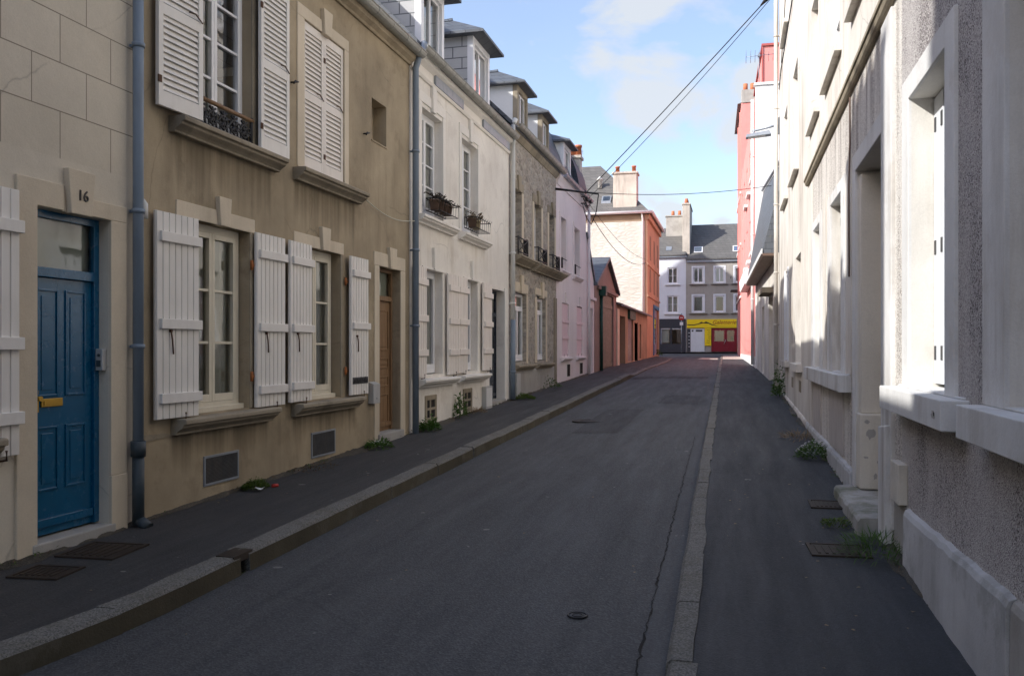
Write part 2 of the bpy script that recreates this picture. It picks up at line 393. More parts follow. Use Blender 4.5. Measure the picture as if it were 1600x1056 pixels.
# ------------------------------------------------------------------ building helpers
def facade(mb, fr, a0, a1, z0, z1, ops, rev=None):
    ops = [o for o in ops if o[0] >= a0 and o[1] <= a1 and o[2] >= z0 and o[3] <= z1]
    A = sorted({a0, a1, *[q for o in ops for q in o[:2]]}); Z = sorted({z0, z1, *[q for o in ops for q in o[2:4]]})
    A = [q for q in A if a0 <= q <= a1]; Z = [q for q in Z if z0 <= q <= z1]
    for p, q in zip(A, A[1:]):
        for r, s in zip(Z, Z[1:]):
            m, n = (p + q) / 2, (r + s) / 2
            if any(o[0] < m < o[1] and o[2] < n < o[3] for o in ops): continue
            mb.face([fr.P(p, r), fr.P(q, r), fr.P(q, s), fr.P(p, s)])
    for o in ops:
        b0, b1, y0, y1, dp = o
        P = fr.P; wall_mb = mb
        if rev is not None: mb = MB(); rev.append(mb)
        mb.face([P(b0, y0), P(b0, y1), P(b0, y1, -dp), P(b0, y0, -dp)])
        mb.face([P(b1, y0), P(b1, y1), P(b1, y1, -dp), P(b1, y0, -dp)])
        mb.face([P(b0, y1), P(b1, y1), P(b1, y1, -dp), P(b0, y1, -dp)])
        mb.face([P(b0, y0), P(b1, y0), P(b1, y0, -dp), P(b0, y0, -dp)]); mb = wall_mb
def shell(mb, fr, a0, a1, z0, z1, depth, ridge=None):
    """side and back walls; ridge=(d,z)"""
    P = fr.P
    for a in (a0, a1):
        pts = [P(a, z0), P(a, z1)] + ([P(a, ridge[1], ridge[0])] if ridge else []) + [P(a, z1, -depth), P(a, z0, -depth)]
        mb.face(pts)
    mb.face([P(a0, z0, -depth), P(a1, z0, -depth), P(a1, z1, -depth), P(a0, z1, -depth)])
def gable_roof(h, fr, a0, a1, ze, de, dr, zr, depth, mat, th=.1, name='roof'):
    sl = (zr - ze) / (de - dr); db = dr - (zr - ze) / sl if False else -depth - .1
    zb = zr - (dr - db) * ((zr - ze) / (dr + depth + .1) if dr + depth > .2 else 1)
    mb = MB()
    mb.ext(fr, [(de, ze), (de, ze + th), (dr, zr + th), (db, zb + th), (db, zb), (dr, zr)], a0, a1)
    r = mb.out(name, mat, h)
    rb = MB(); n = int((a1 - a0) / .4)
    for i in range(n):
        b0 = a0 + (a1 - a0) * i / n
        rb.ext(fr, [(dr - .11, zr + th - .02), (dr, zr + th + .07), (dr + .11, zr + th - .02)], b0 + .004, b0 + (a1 - a0) / n - .004)
    rb.out('ridge_tiles', M['pot'] if mat == M['slate'] else M['slate_far'], r)
    return r
def gutter(h, fr, a0, a1, z, d, mat, r=.075, name='gutter'):
    mb = MB(); n = 8
    prof = [(d + math.cos(math.pi + k * math.pi / n) * r, z + math.sin(math.pi + k * math.pi / n) * r) for k in range(n + 1)]
    inner = [(d + (q - d) * .88, z + (w - z) * .88) for q, w in prof[::-1]]
    mb.ext(fr, prof + inner, a0, a1)
    a = a0 + .35
    while a < a1 - .1:
        mb.ext(fr, [(d + (q - d) * 1.07, z + (w - z) * 1.07) for q, w in prof] + [(d - r * .9, z + .012), (d + r * .9, z + .012)][::-1], a, a + .035); a += .52
    mb.tube([fr.P(a0, z, d + r), fr.P(a1, z, d + r)], .011, 6)
    return mb.out(name, mat, h)
def downpipe(h, fr, a, z0, z1, d, mat, r=.042, split=None, top=None, brackets=()):
    mb = MB(); pts = [fr.P(a, z0 if split is None else split, d), fr.P(a, z1, d)]
    if top:
        pts += [fr.P(a + top[0] * .5, z1 + top[2] * .35, d + top[1] * .4), fr.P(a + top[0], z1 + top[2], d + top[1])]
    mb.tube(pts, r, 14)
    for z in brackets:
        mb.tube([fr.P(a, z - .018, d), fr.P(a, z + .018, d)], r * 1.22, 14); mb.box(fr, a - .012, a + .012, z - .012, z + .012, -.01, d)
    p = mb.out('downpipe', mat, h)
    if split is not None:
        q = MB(); q.tube([fr.P(a, z0, d), fr.P(a, split - .06, d)], r * 1.12, 14); q.tube([fr.P(a, split - .075, d), fr.P(a, split + .05, d)], r * 1.4, 14)
        q.tube([fr.P(a, z0 + .04, d), fr.P(a, z0 - .02, d + .1)], r * 1.1, 12)
        q.out('pipe_foot', M['iron_dk'], p)
    return p
def window(h, fr, a0, a1, z0, z1, dp, rows=3, mat='framew', curtain='curtain', cspan=(0, 1), leaves=2, top=0.0, name='window', label=None, fw=.05):
    mb = MB(); d0, d1 = -dp, -dp + .05
    mb.box(fr, a0, a0 + fw, z0, z1, d0, d1); mb.box(fr, a1 - fw, a1, z0, z1, d0, d1)
    mb.box(fr, a0 + fw, a1 - fw, z1 - fw, z1, d0, d1); mb.box(fr, a0 + fw, a1 - fw, z0, z0 + .07, d0, d1 + .02)
    b0, b1, y0, y1 = a0 + fw, a1 - fw, z0 + .07, z1 - fw
    if top: mb.box(fr, b0, b1, y1 - top - .06, y1 - top, d0, d1 + .004); y1t = y1; y1 = y1 - top - .06
    w = (b1 - b0) / leaves; e0, e1 = d0 + .006, d1 + .012; sw = .045 if w > .3 else .035
    for i in range(leaves):
        c0, c1 = b0 + i * w + .002, b0 + (i + 1) * w - .002
        mb.box(fr, c0, c0 + sw, y0 + .002, y1 - .002, e0, e1); mb.box(fr, c1 - sw, c1, y0 + .002, y1 - .002, e0, e1)
        mb.box(fr, c0 + sw, c1 - sw, y0 + .002, y0 + .075, e0, e1); mb.box(fr, c0 + sw, c1 - sw, y1 - .052, y1 - .002, e0, e1)
        for r in range(1, rows):
            zz = y0 + .07 + (y1 - y0 - .12) * r / rows
            mb.box(fr, c0 + sw, c1 - sw, zz - .013, zz + .013, e0 + .012, e1 - .008)
    wd = mb.out(name, M[mat], h, .003, label)
    gm = MB(); dg = d0 + .025
    gm.face([fr.P(b0, y0, dg), fr.P(b1, y0, dg), fr.P(b1, y1, dg), fr.P(b0, y1, dg)])
    if top: gm.face([fr.P(b0, y1 + .06, dg), fr.P(b1, y1 + .06, dg), fr.P(b1, y1t, dg), fr.P(b0, y1t, dg)])
    gm.out('pane', M['glass'], wd)
    if curtain:
        cm = MB(); n = 60; c0, c1 = a0 + (a1 - a0) * cspan[0], a0 + (a1 - a0) * cspan[1]
        prev = None
        for i in range(n + 1):
            a = c0 + (c1 - c0) * i / n; d = -dp - .035 + .016 * math.sin(i * 1.15 + a0 * 9) + .008 * math.sin(i * 2.7)
            cur = (cm.bm.verts.new(fr.P(a, z0 - .02, d)), cm.bm.verts.new(fr.P(a, z1 + .05, d)))
            if prev:
                f = cm.bm.faces.new([prev[0], cur[0], cur[1], prev[1]]); f.smooth = True
            prev = cur
        cm.out('curtain', M[curtain], wd)
    else:
        cm = MB(); cm.face([fr.P(a0 - .3, z0 - .3, -dp - .6), fr.P(a1 + .3, z0 - .3, -dp - .6), fr.P(a1 + .3, z1 + .3, -dp - .6), fr.P(a0 - .3, z1 + .3, -dp - .6)])
        cm.out('blind', M['curtaing'], wd)
    return wd
def sill(par, fr, a0, a1, z, out=.15, h=.15, mat='trim_grey', dp=.1):
    mb = MB()
    mb.ext(fr, [(-dp, z - .005), (out - .01, z - .008), (out, z - .02), (out, z - .055), (out - .03, z - .062), (out - .035, z - .085), (out * .52, z - h * .75), (out * .38, z - h * .88), (out * .38, z - h), (-.03, z - h), (-dp, z - h)], a0, a1)
    return mb.out('sill', M[mat], par, .006)
def lintel(par, fr, a0, a1, z0, z1, mat='trim', key=None, pr=.02):
    mb = MB(); km = sum(key[:2]) / 2 if key else None
    if key:
        k0, k1, kb, kt = key; w = (k1 - k0) / 2
        mb.extd(fr, [(a0, z0), (km - w * .82, z0), (km - w * .98, z1), (a0, z1)], -.05, pr)
        mb.extd(fr, [(km + w * .82, z0), (a1, z0), (a1, z1), (km + w * .98, z1)], -.05, pr)
    else: mb.box(fr, a0, a1, z0, z1, -.05, pr)
    l = mb.out('lintel', M[mat], par, .006)
    if key:
        q = MB(); q.extd(fr, [(km - w * .78, kb), (km + w * .78, kb), (km + w * 1.05, kt), (km - w * 1.05, kt)], -.05, pr + .035)
        q.out('keystone', M[mat], par, .006)
    return l
def jambs(par, fr, a0, a1, z0, z1, w0, w1, mat='trim', pr=.018):
    if w0: mb = MB(); mb.box(fr, a0 - w0, a0 - .001, z0, z1, -.05, pr); mb.out('jamb_surround', M[mat], par, .006)
    if w1: mb = MB(); mb.box(fr, a1 + .001, a1 + w1, z0, z1, -.05, pr); mb.out('jamb_surround', M[mat], par, .006)
def board_shutter(h, fr, a0, a1, z0, z1, d=.03, nb=7, mat='shutter', bat=(.1, .5, .9), hook=True, tag_plate=False, th=.034, bw=.085, yaw=0.0):
    mb = MB(); w = (a1 - a0) / nb; n2 = 0.0
    f2 = fr
    if yaw:
        f2 = Fr((0, 0), (0, 1)); c = fr.P(a0, 0, d); f2.o = Vector((c.x, c.y, 0)) ; rot = Matrix.Rotation(yaw, 3, 'Z')
        f2.t = rot @ fr.t; f2.n = rot @ fr.n; a1 = a1 - a0; a0 = 0.0; d = 0.0
    for i in range(nb):
        b0 = a0 + i * w
        mb.extd(f2, [(b0, z0), (b0 + w, z0), (b0 + w, z1), (b0, z1)], d, d + th - .008)
        mb.box(f2, b0 + .006, b0 + w - .006, z0 + .0015, z1 - .0015, d + .002, d + th)
    for k in bat:
        zc = z0 + (z1 - z0) * k
        mb.extd(f2, [(a0 + .035, zc - bw / 2), (a1 + .012, zc - bw / 2), (a1 + .012, zc + bw / 2), (a0 + .035, zc + bw / 2)], d + th - .002, d + th + .03)
    o = mb.out('shutter', M[mat], h, .004)
    hm = MB()
    if hook:
        zc = z0 + (z1 - z0) * .37; ac = (a0 + a1) / 2 - (a1 - a0) * .2
        hm.tube([f2.P(ac, zc + .1, d + th + .012), f2.P(ac + .008, zc + .02, d + th + .02), f2.P(ac + .03, zc - .1, d + th + .012)], .007, 6)
        hm.tube([f2.P(ac, zc + .1, d + th), f2.P(ac, zc + .1, d + th + .02)], .014, 6)
    hm.tube([f2.P((a0 + a1) / 2 + .06, z0 - .03, d + .0), f2.P((a0 + a1) / 2 + .06, z0 - .02, d + th + .03), f2.P((a0 + a1) / 2 + .06, z0 + .045, d + th + .03)], .009, 6)
    hm.out('latch', M['rust'], o)
    if tag_plate:
        q = MB(); q.box(f2, a0 + .04, a1 - .03, z0 + .14, z0 + .225, d + th, d + th + .004); pl = q.out('graffiti_tag', M['mesh'], o)
        q = MB(); x = a0 + .06
        while x < a1 - .06:
            q.tube([f2.P(x, z0 + .15 + R_.random() * .02, d + th + .006), f2.P(x + .02, z0 + .2 + R_.random() * .03, d + th + .006), f2.P(x + .035, z0 + .135 + R_.random() * .03, d + th + .006)], .004, 4); x += .05
        # scribble strokes lie in the tag itself
        q.out('graffiti_strokes', M['iron'], o)
    return o
def louvre_shutter(h, fr, a0, a1, z0, z1, d, rails=(.47,), mat='shutter', pitch=.052, st=.055, yaw=0.0, label=None):
    f2 = fr
    if yaw:
        f2 = Fr((0, 0), (0, 1)); c = fr.P(a0, 0, d); f2.o = Vector((c.x, c.y, 0)); rot = Matrix.Rotation(yaw, 3, 'Z')
        f2.t = rot @ fr.t; f2.n = rot @ fr.n; a1 = a1 - a0; a0 = 0.0; d = 0.0
    mb = MB(); th = .035
    mb.box(f2, a0, a0 + st, z0, z1, d, d + th); mb.box(f2, a1 - st, a1, z0, z1, d, d + th)
    zs = [z0] + [z0 + (z1 - z0) * r for r in rails] + [z1]
    mb.box(f2, a0 + st, a1 - st, z0, z0 + .13, d + .001, d + th - .001); mb.box(f2, a0 + st, a1 - st, z1 - .09, z1, d + .001, d + th - .001)
    for r in zs[1:-1]: mb.box(f2, a0 + st, a1 - st, r - .045, r + .045, d + .001, d + th - .001)
    mb.box(f2, a0 + st - .002, a1 - st + .002, z0 + .02, z1 - .02, d + .002, d + .006)
    for i in range(len(zs) - 1):
        y0 = zs[i] + (.13 if i == 0 else .045); y1 = zs[i + 1] - (.09 if i == len(zs) - 2 else .045)
        n = int((y1 - y0) / pitch)
        for k in range(n):
            z = y0 + (y1 - y0) * (k + .5) / n
            mb.ext(f2, [(d + .006, z + .026), (d + .013, z + .026), (d + th - .004, z - .018), (d + th - .011, z - .018)], a0 + st + .001, a1 - st - .001)
    o = mb.out('shutter', M[mat], h, 0, label)
    hm = MB(); zc = z0 + (z1 - z0) * rails[0] + .06
    hm.tube([f2.P(a1 - .02, zc - .02, d + th + .01), f2.P(a1 - .12, zc + .03, d + th + .015), f2.P(a1 - .2, zc + .02, d + th + .01)], .006, 6)
    for z in (z0 + .22, z1 - .3): hm.box(f2, a0 - .012, a0 + .03, z - .03, z + .03, d + th - .002, d + th + .008)
    hm.out('latch', M['rust'], o)
    return o
def panel_door(h, fr, a0, a1, z0, z1, dp, mat, rows=((.08, .46), (.52, .97)), cols=2, transom=0.0, frame=.05, name='door', tmat='glass', extra=None, label=None):
    fm = MB(); d0 = -dp
    fm.box(fr, a0, a0 + frame, z0, z1, d0, d0 + .05); fm.box(fr, a1 - frame, a1, z0, z1, d0, d0 + .05); fm.box(fr, a0 + frame, a1 - frame, z1 - frame, z1, d0, d0 + .05)
    zt = z1 - frame
    if transom: fm.box(fr, a0 + frame, a1 - frame, zt - transom - .07, zt - transom, d0, d0 + .06)
    f = fm.out('door_frame', M[mat], h, .003)
    top = zt - (transom + .07 if transom else 0)
    mb = MB(); b0, b1 = a0 + frame + .003, a1 - frame - .003
    mb.box(fr, b0, b1, z0, top - .003, d0 - .01, d0 + .025)
    H = top - z0; W = b1 - b0
    st = .065 if W > .5 else .05
    for r0, r1 in rows:
        for c in range(cols):
            p0 = b0 + st + (W - 2 * st + (.07)) / cols * c; p1 = p0 + (W - 2 * st + .07) / cols - .07
            y0, y1 = z0 + H * r0, z0 + H * r1
            for q in ((p0, p0 + .018, y0, y1), (p1 - .018, p1, y0, y1), (p0 + .018, p1 - .018, y0, y0 + .018), (p0 + .018, p1 - .018, y1 - .018, y1)):
                mb.box(fr, *q, d0 + .024, d0 + .036)
            mb.extd(fr, [(p0 + .05, y0 + .05), (p1 - .05, y0 + .05), (p1 - .05, y1 - .05), (p0 + .05, y1 - .05)], d0 + .024, d0 + .031)
    mb.box(fr, b0 + .01, b1 - .01, z0 + .06, z0 + .12, d0 + .024, d0 + .05)
    o = mb.out(name, M[mat], h, .004, label)
    km = MB(); km.tube([fr.P(b0 + .07, z0 + 1.0, d0 + .02), fr.P(b0 + .07, z0 + 1.0, d0 + .07)], .018, 10); km.box(fr, b0 + .05, b0 + .09, z0 + .9, z0 + 1.06, d0 + .024, d0 + .03); km.out('handle', M['brass'], o)
    if transom:
        tm = MB(); tm.face([fr.P(a0 + frame, zt - transom, d0 + .02), fr.P(a1 - frame, zt - transom, d0 + .02), fr.P(a1 - frame, zt, d0 + .02), fr.P(a0 + frame, zt, d0 + .02)])
        tw = tm.out('transom_window', M['glass'], h)
        tm = MB(); tm.face([fr.P(a0, zt - transom - .05, d0 - .03), fr.P(a1, zt - transom - .05, d0 - .03), fr.P(a1, zt + .04, d0 - .03), fr.P(a0, zt + .04, d0 - .03)])
        tm.out('blind', M[tmat if tmat != 'glass' else 'film'], tw)
    bk = MB(); bk.box(fr, a0, a1, z0 - .02, z1, d0 - .5, d0 - .48); bk.out('door_backing', M['dark'], o)
    return o
def vent(h, fr, a0, a1, z0, z1, mat='mesh', fm='zinc', name='cellar_vent'):
    mb = MB(); w = .022
    mb.box(fr, a0, a1, z0, z0 + w, -.02, .014); mb.box(fr, a0, a1, z1 - w, z1, -.02, .014); mb.box(fr, a0, a0 + w, z0 + w, z1 - w, -.02, .014); mb.box(fr, a1 - w, a1, z0 + w, z1 - w, -.02, .014)
    o = mb.out(name, M[fm], h, .002)
    q = MB(); n = int((z1 - z0 - .04) / .012)
    for i in range(n):
        z = z0 + w + (z1 - z0 - 2 * w) * (i + .5) / n; q.box(fr, a0 + w, a1 - w, z - .003, z + .003, .0035, .009)
    m = int((a1 - a0) / .014)
    for i in range(m):
        a = a0 + w + (a1 - a0 - 2 * w) * (i + .5) / m; q.box(fr, a - .0025, a + .0025, z0 + w, z1 - w, .003, .0075)
    q.box(fr, a0 + w, a1 - w, z0 + w, z1 - w, .0015, .0025)
    q.out('grille', M[mat], o)
    return o
def chimney(h, fr, a0, a1, z0, z1, d0, d1, pots=2, mat='chim', along='a', potmat='pot', poth=.35):
    mb = MB(); mb.box(fr, a0, a1, z0, z1, d0, d1); mb.box(fr, a0 - .06, a1 + .06, z1 - .12, z1, d0 - .06, d1 + .06) if False else None
    mb.box(fr, a0 - .05, a1 + .05, z1 + .001, z1 + .1, d0 - .05, d1 + .05)
    c = mb.out('chimney', M[mat], h, .015)
    for i in range(pots):
        k = (i + .5) / pots
        p = fr.P(a0 + (a1 - a0) * (k if along == 'a' else .5), z1 + .1, d0 + (d1 - d0) * (.5 if along == 'a' else k))
        q = MB(); hh = poth * (.85 + .3 * R_.random()); q.tube([p, p + Vector((0, 0, hh * .8)), p + Vector((0, 0, hh * .8)), p + Vector((0, 0, hh))], [.12, .095, .12, .12], 12); q.out('chimney_pot', M[potmat], c)
    return c
def dormer(h, fr, a0, a1, z0, z1, dfront, back, cheek, trim, ov=.2, rise=.55, wmat='framew', roofm='slate'):
    P = fr.P
    mb = MB(); t_ = .06
    for a in (a0, a1 - t_): mb.box(fr, a, a + t_, z0 - .6, z1, -back, dfront - .03)
    c = mb.out('dormer', M[cheek], h)
    q = MB(); pw = .11
    q.box(fr, a0 - .012, a0 + pw, z0 - .25, z1, dfront - .12, dfront); q.box(fr, a1 - pw, a1 + .012, z0 - .25, z1, dfront - .12, dfront)
    q.box(fr, a0 + pw, a1 - pw, z1 - .14, z1, dfront - .12, dfront - .003); q.box(fr, a0 + pw, a1 - pw, z0 - .25, z0 + .04, dfront - .12, dfront + .05)
    q.out('dormer_front', M[trim], c, .006)
    w = MB(); x0, x1, y0, y1 = a0 + pw, a1 - pw, z0 + .04, z1 - .14; dd = dfront - .1
    f = .045
    for k in ((x0, x0 + f, y0, y1), (x1 - f, x1, y0, y1), (x0 + f, x1 - f, y1 - f, y1), (x0 + f, x1 - f, y0, y0 + f), ((x0 + x1) / 2 - .03, (x0 + x1) / 2 + .03, y0 + f, y1 - f)):
        w.box(fr, *k, dd, dd + .04)
    w.out('dormer_window', M[wmat], c)
    w = MB(); w.face([P(x0, y0, dd + .01), P(x1, y0, dd + .01), P(x1, y1, dd + .01), P(x0, y1, dd + .01)]); w.out('dormer_pane', M['glass'], c)
    w = MB(); w.box(fr, x0, x1, y0, y1, dd - .2, dd - .18); w.out('blind', M['curtainw'], c)
    m = (a0 + a1) / 2; e0, e1, df, dbk = a0 - ov, a1 + ov, dfront + ov * 1.3, -back - .3
    zr = z1 + rise; dh = dfront - .62
    r = MB(); th = .05
    top = [P(e0, z1 + .03, df), P(e1, z1 + .03, df), P(m, zr, dh), P(m, zr, dbk), P(e0, z1 + .03, dbk), P(e1, z1 + .03, dbk)]
    bot = [p - Vector((0, 0, th)) for p in top]
    vt = [r.bm.verts.new(p) for p in top]; vb = [r.bm.verts.new(p) for p in bot]
    F = r.bm.faces.new
    F([vt[0], vt[1], vt[2]]); F([vt[1], vt[5], vt[3], vt[2]]); F([vt[4], vt[0], vt[2], vt[3]])
    F([vb[0], vb[4], vb[5], vb[1]]); F([vt[0], vb[0], vb[1], vt[1]]); F([vt[1], vb[1], vb[5], vt[5]]); F([vt[0], vt[4], vb[4], vb[0]]); F([vt[4], vt[3], vt[5], vb[5], vb[4]])
    r.out('dormer_roof', M[roofm], c)
    k = MB()
    n = max(2, int((dh - dbk) / .3))
    for i in range(n):
        x0_ = dh - (dh - dbk) * i / n; x1_ = dh - (dh - dbk) * (i + 1) / n + .01
        k.prism([P(m - .07, zr - .03, x0_), P(m, zr + .05, x0_), P(m + .07, zr - .03, x0_)], [P(m - .07, zr - .03, x1_), P(m, zr + .03, x1_), P(m + .07, zr - .03, x1_)])
    k.out('dormer_ridge', M['slate'], c)
    return c
def text(s, size, mat, parent, M4, name='lettering', shear=0.0, depth=.004):
    cu = bpy.data.curves.new(name, 'FONT'); cu.body = s; cu.size = size; cu.extrude = depth; cu.shear = shear; cu.align_x = 'CENTER'; cu.resolution_u = 3
    o = bpy.data.objects.new(name, cu); C.objects.link(o); bpy.context.view_layer.update()
    me = bpy.data.meshes.new_from_object(o.evaluated_get(bpy.context.evaluated_depsgraph_get()))
    bpy.data.objects.remove(o); me.name = name
    me.transform(M4); me.materials.clear(); me.materials.append(mat)
    o = bpy.data.objects.new(name, me); C.objects.link(o); o.parent = parent
    o.matrix_parent_inverse = Matrix.Translation(-WPOS.get(parent.name, Vector((0, 0, 0))))
    return o
def wallmat4(fr, a, z, d):   # text plane on a wall; reading direction to the viewer's right
    r = fr.n.cross(Vector((0, 0, 1))) * -1
    r = Vector((0, 0, 1)).cross(fr.n)
    p = fr.P(a, z, d)
    return Matrix(((r.x, 0, fr.n.x, p.x), (r.y, 0, fr.n.y, p.y), (0, 1, 0, p.z), (0, 0, 0, 1)))
def soil(name_lbl, fr, a0, a1, w): pass
# ================================================================== SETTING
def strip(name, ua, ub, za, zb, s0, s1, mat, ds=.5, nu=1):
    mb = MB(); n = int((s1 - s0) / ds); prev = None
    for i in range(n + 1):
        s = s0 + (s1 - s0) * i / n
        cur = []
        for k in range(nu + 1):
            q = k / nu; u = ua(s) + (ub(s) - ua(s)) * q; z = za(s) + (zb(s) - za(s)) * q
            if nu > 2: z += .035 * math.sin(q * math.pi)
            cur.append(mb.bm.verts.new((u, s, z)))
        if prev:
            for k in range(nu):
                f = mb.bm.faces.new([prev[k], prev[k + 1], cur[k + 1], cur[k]]); f.smooth = True
        prev = cur
    o = mb.out(name, mat, kind='structure')
    return o
mb = MB(); prev = None
for s in list(range(-400, -20, 60)) + list(range(-20, 100, 6)) + list(range(100, 700, 60)):
    cur = [mb.bm.verts.new((u, s, g(s) - .32)) for u in (-500, -60, 60, 500)]
    if prev:
        for k in range(3): mb.bm.faces.new([prev[k], prev[k + 1], cur[k + 1], cur[k]])
    prev = cur
mb.out('ground', M['road'], kind='structure')
zl = lambda s: g(s) - .135; zr = lambda s: g(s) - .09
strip('road', lambda s: ukl(s) - .02, lambda s: ukr(s) - .155 - .004 * max(0, s - 12), zl, zr, -22, 57.5, M['road'], nu=6)
strip('gutter_strip', lambda s: ukr(s) - .155 - .004 * max(0, s - 12), lambda s: ukr(s) + .02, lambda s: zr(s) + .004, lambda s: zr(s) + .012, -22, 57.5, M['road2'])
strip('crossroad', lambda s: -40, lambda s: 40, lambda s: g(s) - .11, lambda s: g(s) - .11, 57.5, 72.4, M['road'], nu=2)
strip('pavement', lambda s: UL - .2, lambda s: ukl(s) - .13, lambda s: g(s), lambda s: g(s) - drop(s) - .004, -22, 57.4, M['paveL'])
strip('pavement', lambda s: ukr(s) + .115, lambda s: 2.2, lambda s: g(s) - .004, lambda s: g(s), -22, 57.4, M['paveR'])
strip('pavement', lambda s: -40, lambda s: 40, lambda s: g(s) - .012, lambda s: g(s) - .012, 70.6, 72.4, M['paveL'])
M['sunslab'] = plaster('sun_patch_concrete', (.46, .43, .38), .15, (.3, .27, .22), .4, bump=.4)  # pale tone brightens the ground where the sun patch falls
strip('sun_patch_paving', lambda s: ukr(s) + .115, lambda s: 1.0, lambda s: g(s) + .001, lambda s: g(s) + .004, 47.5, 57.3, M['sunslab'])
# darker bands of asphalt
def patch(name, u0, u1, s0, s1, zf, mat, seed=1, jag=.05, dz=.004):
    mb = MB(); rr = random.Random(seed); n = 14; A = []; B = []
    for i in range(n + 1):
        s = s0 + (s1 - s0) * i / n
        A.append(mb.bm.verts.new((u0 + rr.uniform(-jag, jag), s, zf(s, u0) + dz))); B.append(mb.bm.verts.new((u1 + rr.uniform(-jag, jag), s, zf(s, u1) + dz)))
    for i in range(n): mb.bm.faces.new([A[i], B[i], B[i + 1], A[i + 1]])
    return mb.out(name, mat, kind='structure')
def zroad(s, u):
    a, b = ukl(s) - .02, ukr(s) - .155 - .004 * max(0, s - 12); q = min(1, max(0, (u - a) / (b - a)))
    return zl(s) + (zr(s) - zl(s)) * q + .035 * math.sin(q * math.pi)
M['roadband'] = asphalt('dark_road_band', (.022, .022, .025), .3)  # darker strip across the roadway
mb = MB()
for a, b in ((-3.3, -2.6), (-2.6, -1.9), (-1.9, -1.3), (-1.3, -.8)):
    mb.face([(a, 28.2, zroad(28.2, a) + .006), (b, 28.15, zroad(28.15, b) + .006), (b, 29.6, zroad(29.6, b) + .006), (a, 29.6, zroad(29.6, a) + .006)])
mb.out('road_dark_patch', M['roadband'], kind='structure')
# crack between road and gutter strip
M['roadrepair'] = asphalt('repaired_trench_asphalt', (.037, .0365, .0375))
def quadstrip(name, pts, mat, dz):
    mb = MB(); pv = None
    for u0, u1, s in pts:
        cur = [mb.bm.verts.new((u, s, zroad(s, u) + dz)) for u in (u0, (u0 * 2 + u1) / 3, (u0 + u1 * 2) / 3, u1)]
        if pv:
            for k in range(3): mb.bm.faces.new([pv[k], pv[k + 1], cur[k + 1], cur[k]])
        pv = cur
    mb.out(name, mat, kind='structure')
quadstrip('road_dark_patch', [(-2.5 + R_.uniform(-.02, .02), -1.75 + R_.uniform(-.02, .02), 13.6 + i * .5) for i in range(9)], M['roadrepair'], .004)
quadstrip('road_dark_patch', [(-1.6 + R_.uniform(-.02, .02), -.75, 19.0 + i * .4) for i in range(7)], M['roadrepair'], .004)
quadstrip('sun_patch_paving', [(-2.0 + i * .02, -.88, 50.0 + i * .45) for i in range(9)], M['sunslab'], .012)  # sunlit patch carried onto the road in the same pale colour
mb = MB(); s = 3.0; pv = None
while s < 13.5:
    u = ukr(s) - .158 + R_.uniform(-.012, .012); w = R_.choice((.002, .004, .006, .008, .003)) * (1 if s < 10 else .6)
    cur = (mb.bm.verts.new((u - w, s, zr(s) + .0075)), mb.bm.verts.new((u + w, s, zr(s) + .0075)))
    if pv: mb.bm.faces.new([pv[0], pv[1], cur[1], cur[0]])
    pv = cur; s += R_.uniform(.03, .09)
mb.out('road_crack', M['dark'], kind='structure')
# kerbs: stone by stone
def kerb(name, uf, sgn, ztop, zbot, wid, s0, s1, gaps=(), lo=.9, hi=1.5, seed=3):
    mb = MB(); rr = random.Random(seed); s = s0
    cuts = []
    while s < s1:
        L = rr.uniform(lo, hi)
        nx = min(s + L, s1)
        for ga, gb in gaps:
            if s < ga < nx + .25: nx = ga
        cuts.append((s, nx))
        s = nx
        for ga, gb in gaps:
            if abs(s - ga) < 1e-6: s = gb
    for a, b in cuts:
        m = max(1, int((b - a) / .28)); j = rr.uniform(-.006, .006); tz = rr.uniform(-.006, .006); a += .005; b -= .005
        rows = []
        for i in range(m + 1):
            q = a + (b - a) * i / m; e = rr.uniform(-.004, .004); ez = rr.uniform(-.004, .003)
            u0 = uf(q) + j + e; zt = ztop(q) + tz; zb = zbot(q)
            pr = [(u0 + sgn * .02, zb), (u0 + sgn * .004, zt - .022 + ez), (u0 - sgn * .016, zt + ez), (u0 - sgn * wid * .55, zt + .003), (u0 - sgn * (wid + rr.uniform(-.012, .012)), zt + .002), (u0 - sgn * wid, zb)]
            rows.append([mb.bm.verts.new((x, q, z)) for x, z in pr])
        for A, B in zip(rows, rows[1:]):
            for k in range(6): f = mb.bm.faces.new([A[k], A[(k + 1) % 6], B[(k + 1) % 6], B[k]]); f.material_index = 1 if k == 0 else 0
        mb.bm.faces.new(rows[0]); mb.bm.faces.new(rows[-1])
    return mb.out(name, [M['kerb'], M['kerb_face']], kind='structure')
kerb('kerb', ukl, 1, lambda s: g(s) + .006 - drop(s), lambda s: g(s) - .3, .165, -6, 57.2, gaps=((5.44, 5.54), (11.02, 11.08)))
kerb('kerb', lambda s: ukr(s), -1, lambda s: g(s) + .006, lambda s: g(s) - .3, .128, -6, 57.2, seed=9, lo=.7, hi=1.25)
mb = MB(); mb.hexa([Vector(p) for p in ((-3.52, 5.36, .1), (-3.37, 5.36, .1), (-3.37, 5.6, .105), (-3.52, 5.6, .105), (-3.52, 5.36, .150), (-3.378, 5.36, .146), (-3.378, 5.6, .151), (-3.52, 5.6, .155))])
o = mb.out('kerb_drain_lid', M['cover']); tag(o, 'rusty lid over the dark drain slot in the left kerb', 'drain lid')
mb = MB(); mb.hexa([Vector(p) for p in ((-3.60, 5.4, -.25), (-3.46, 5.4, -.25), (-3.46, 5.58, -.25), (-3.60, 5.58, -.25), (-3.60, 5.4, .09), (-3.46, 5.4, .09), (-3.46, 5.58, .09), (-3.60, 5.58, .09))])
mb.out('drain_void', M['dark'], kind='structure')
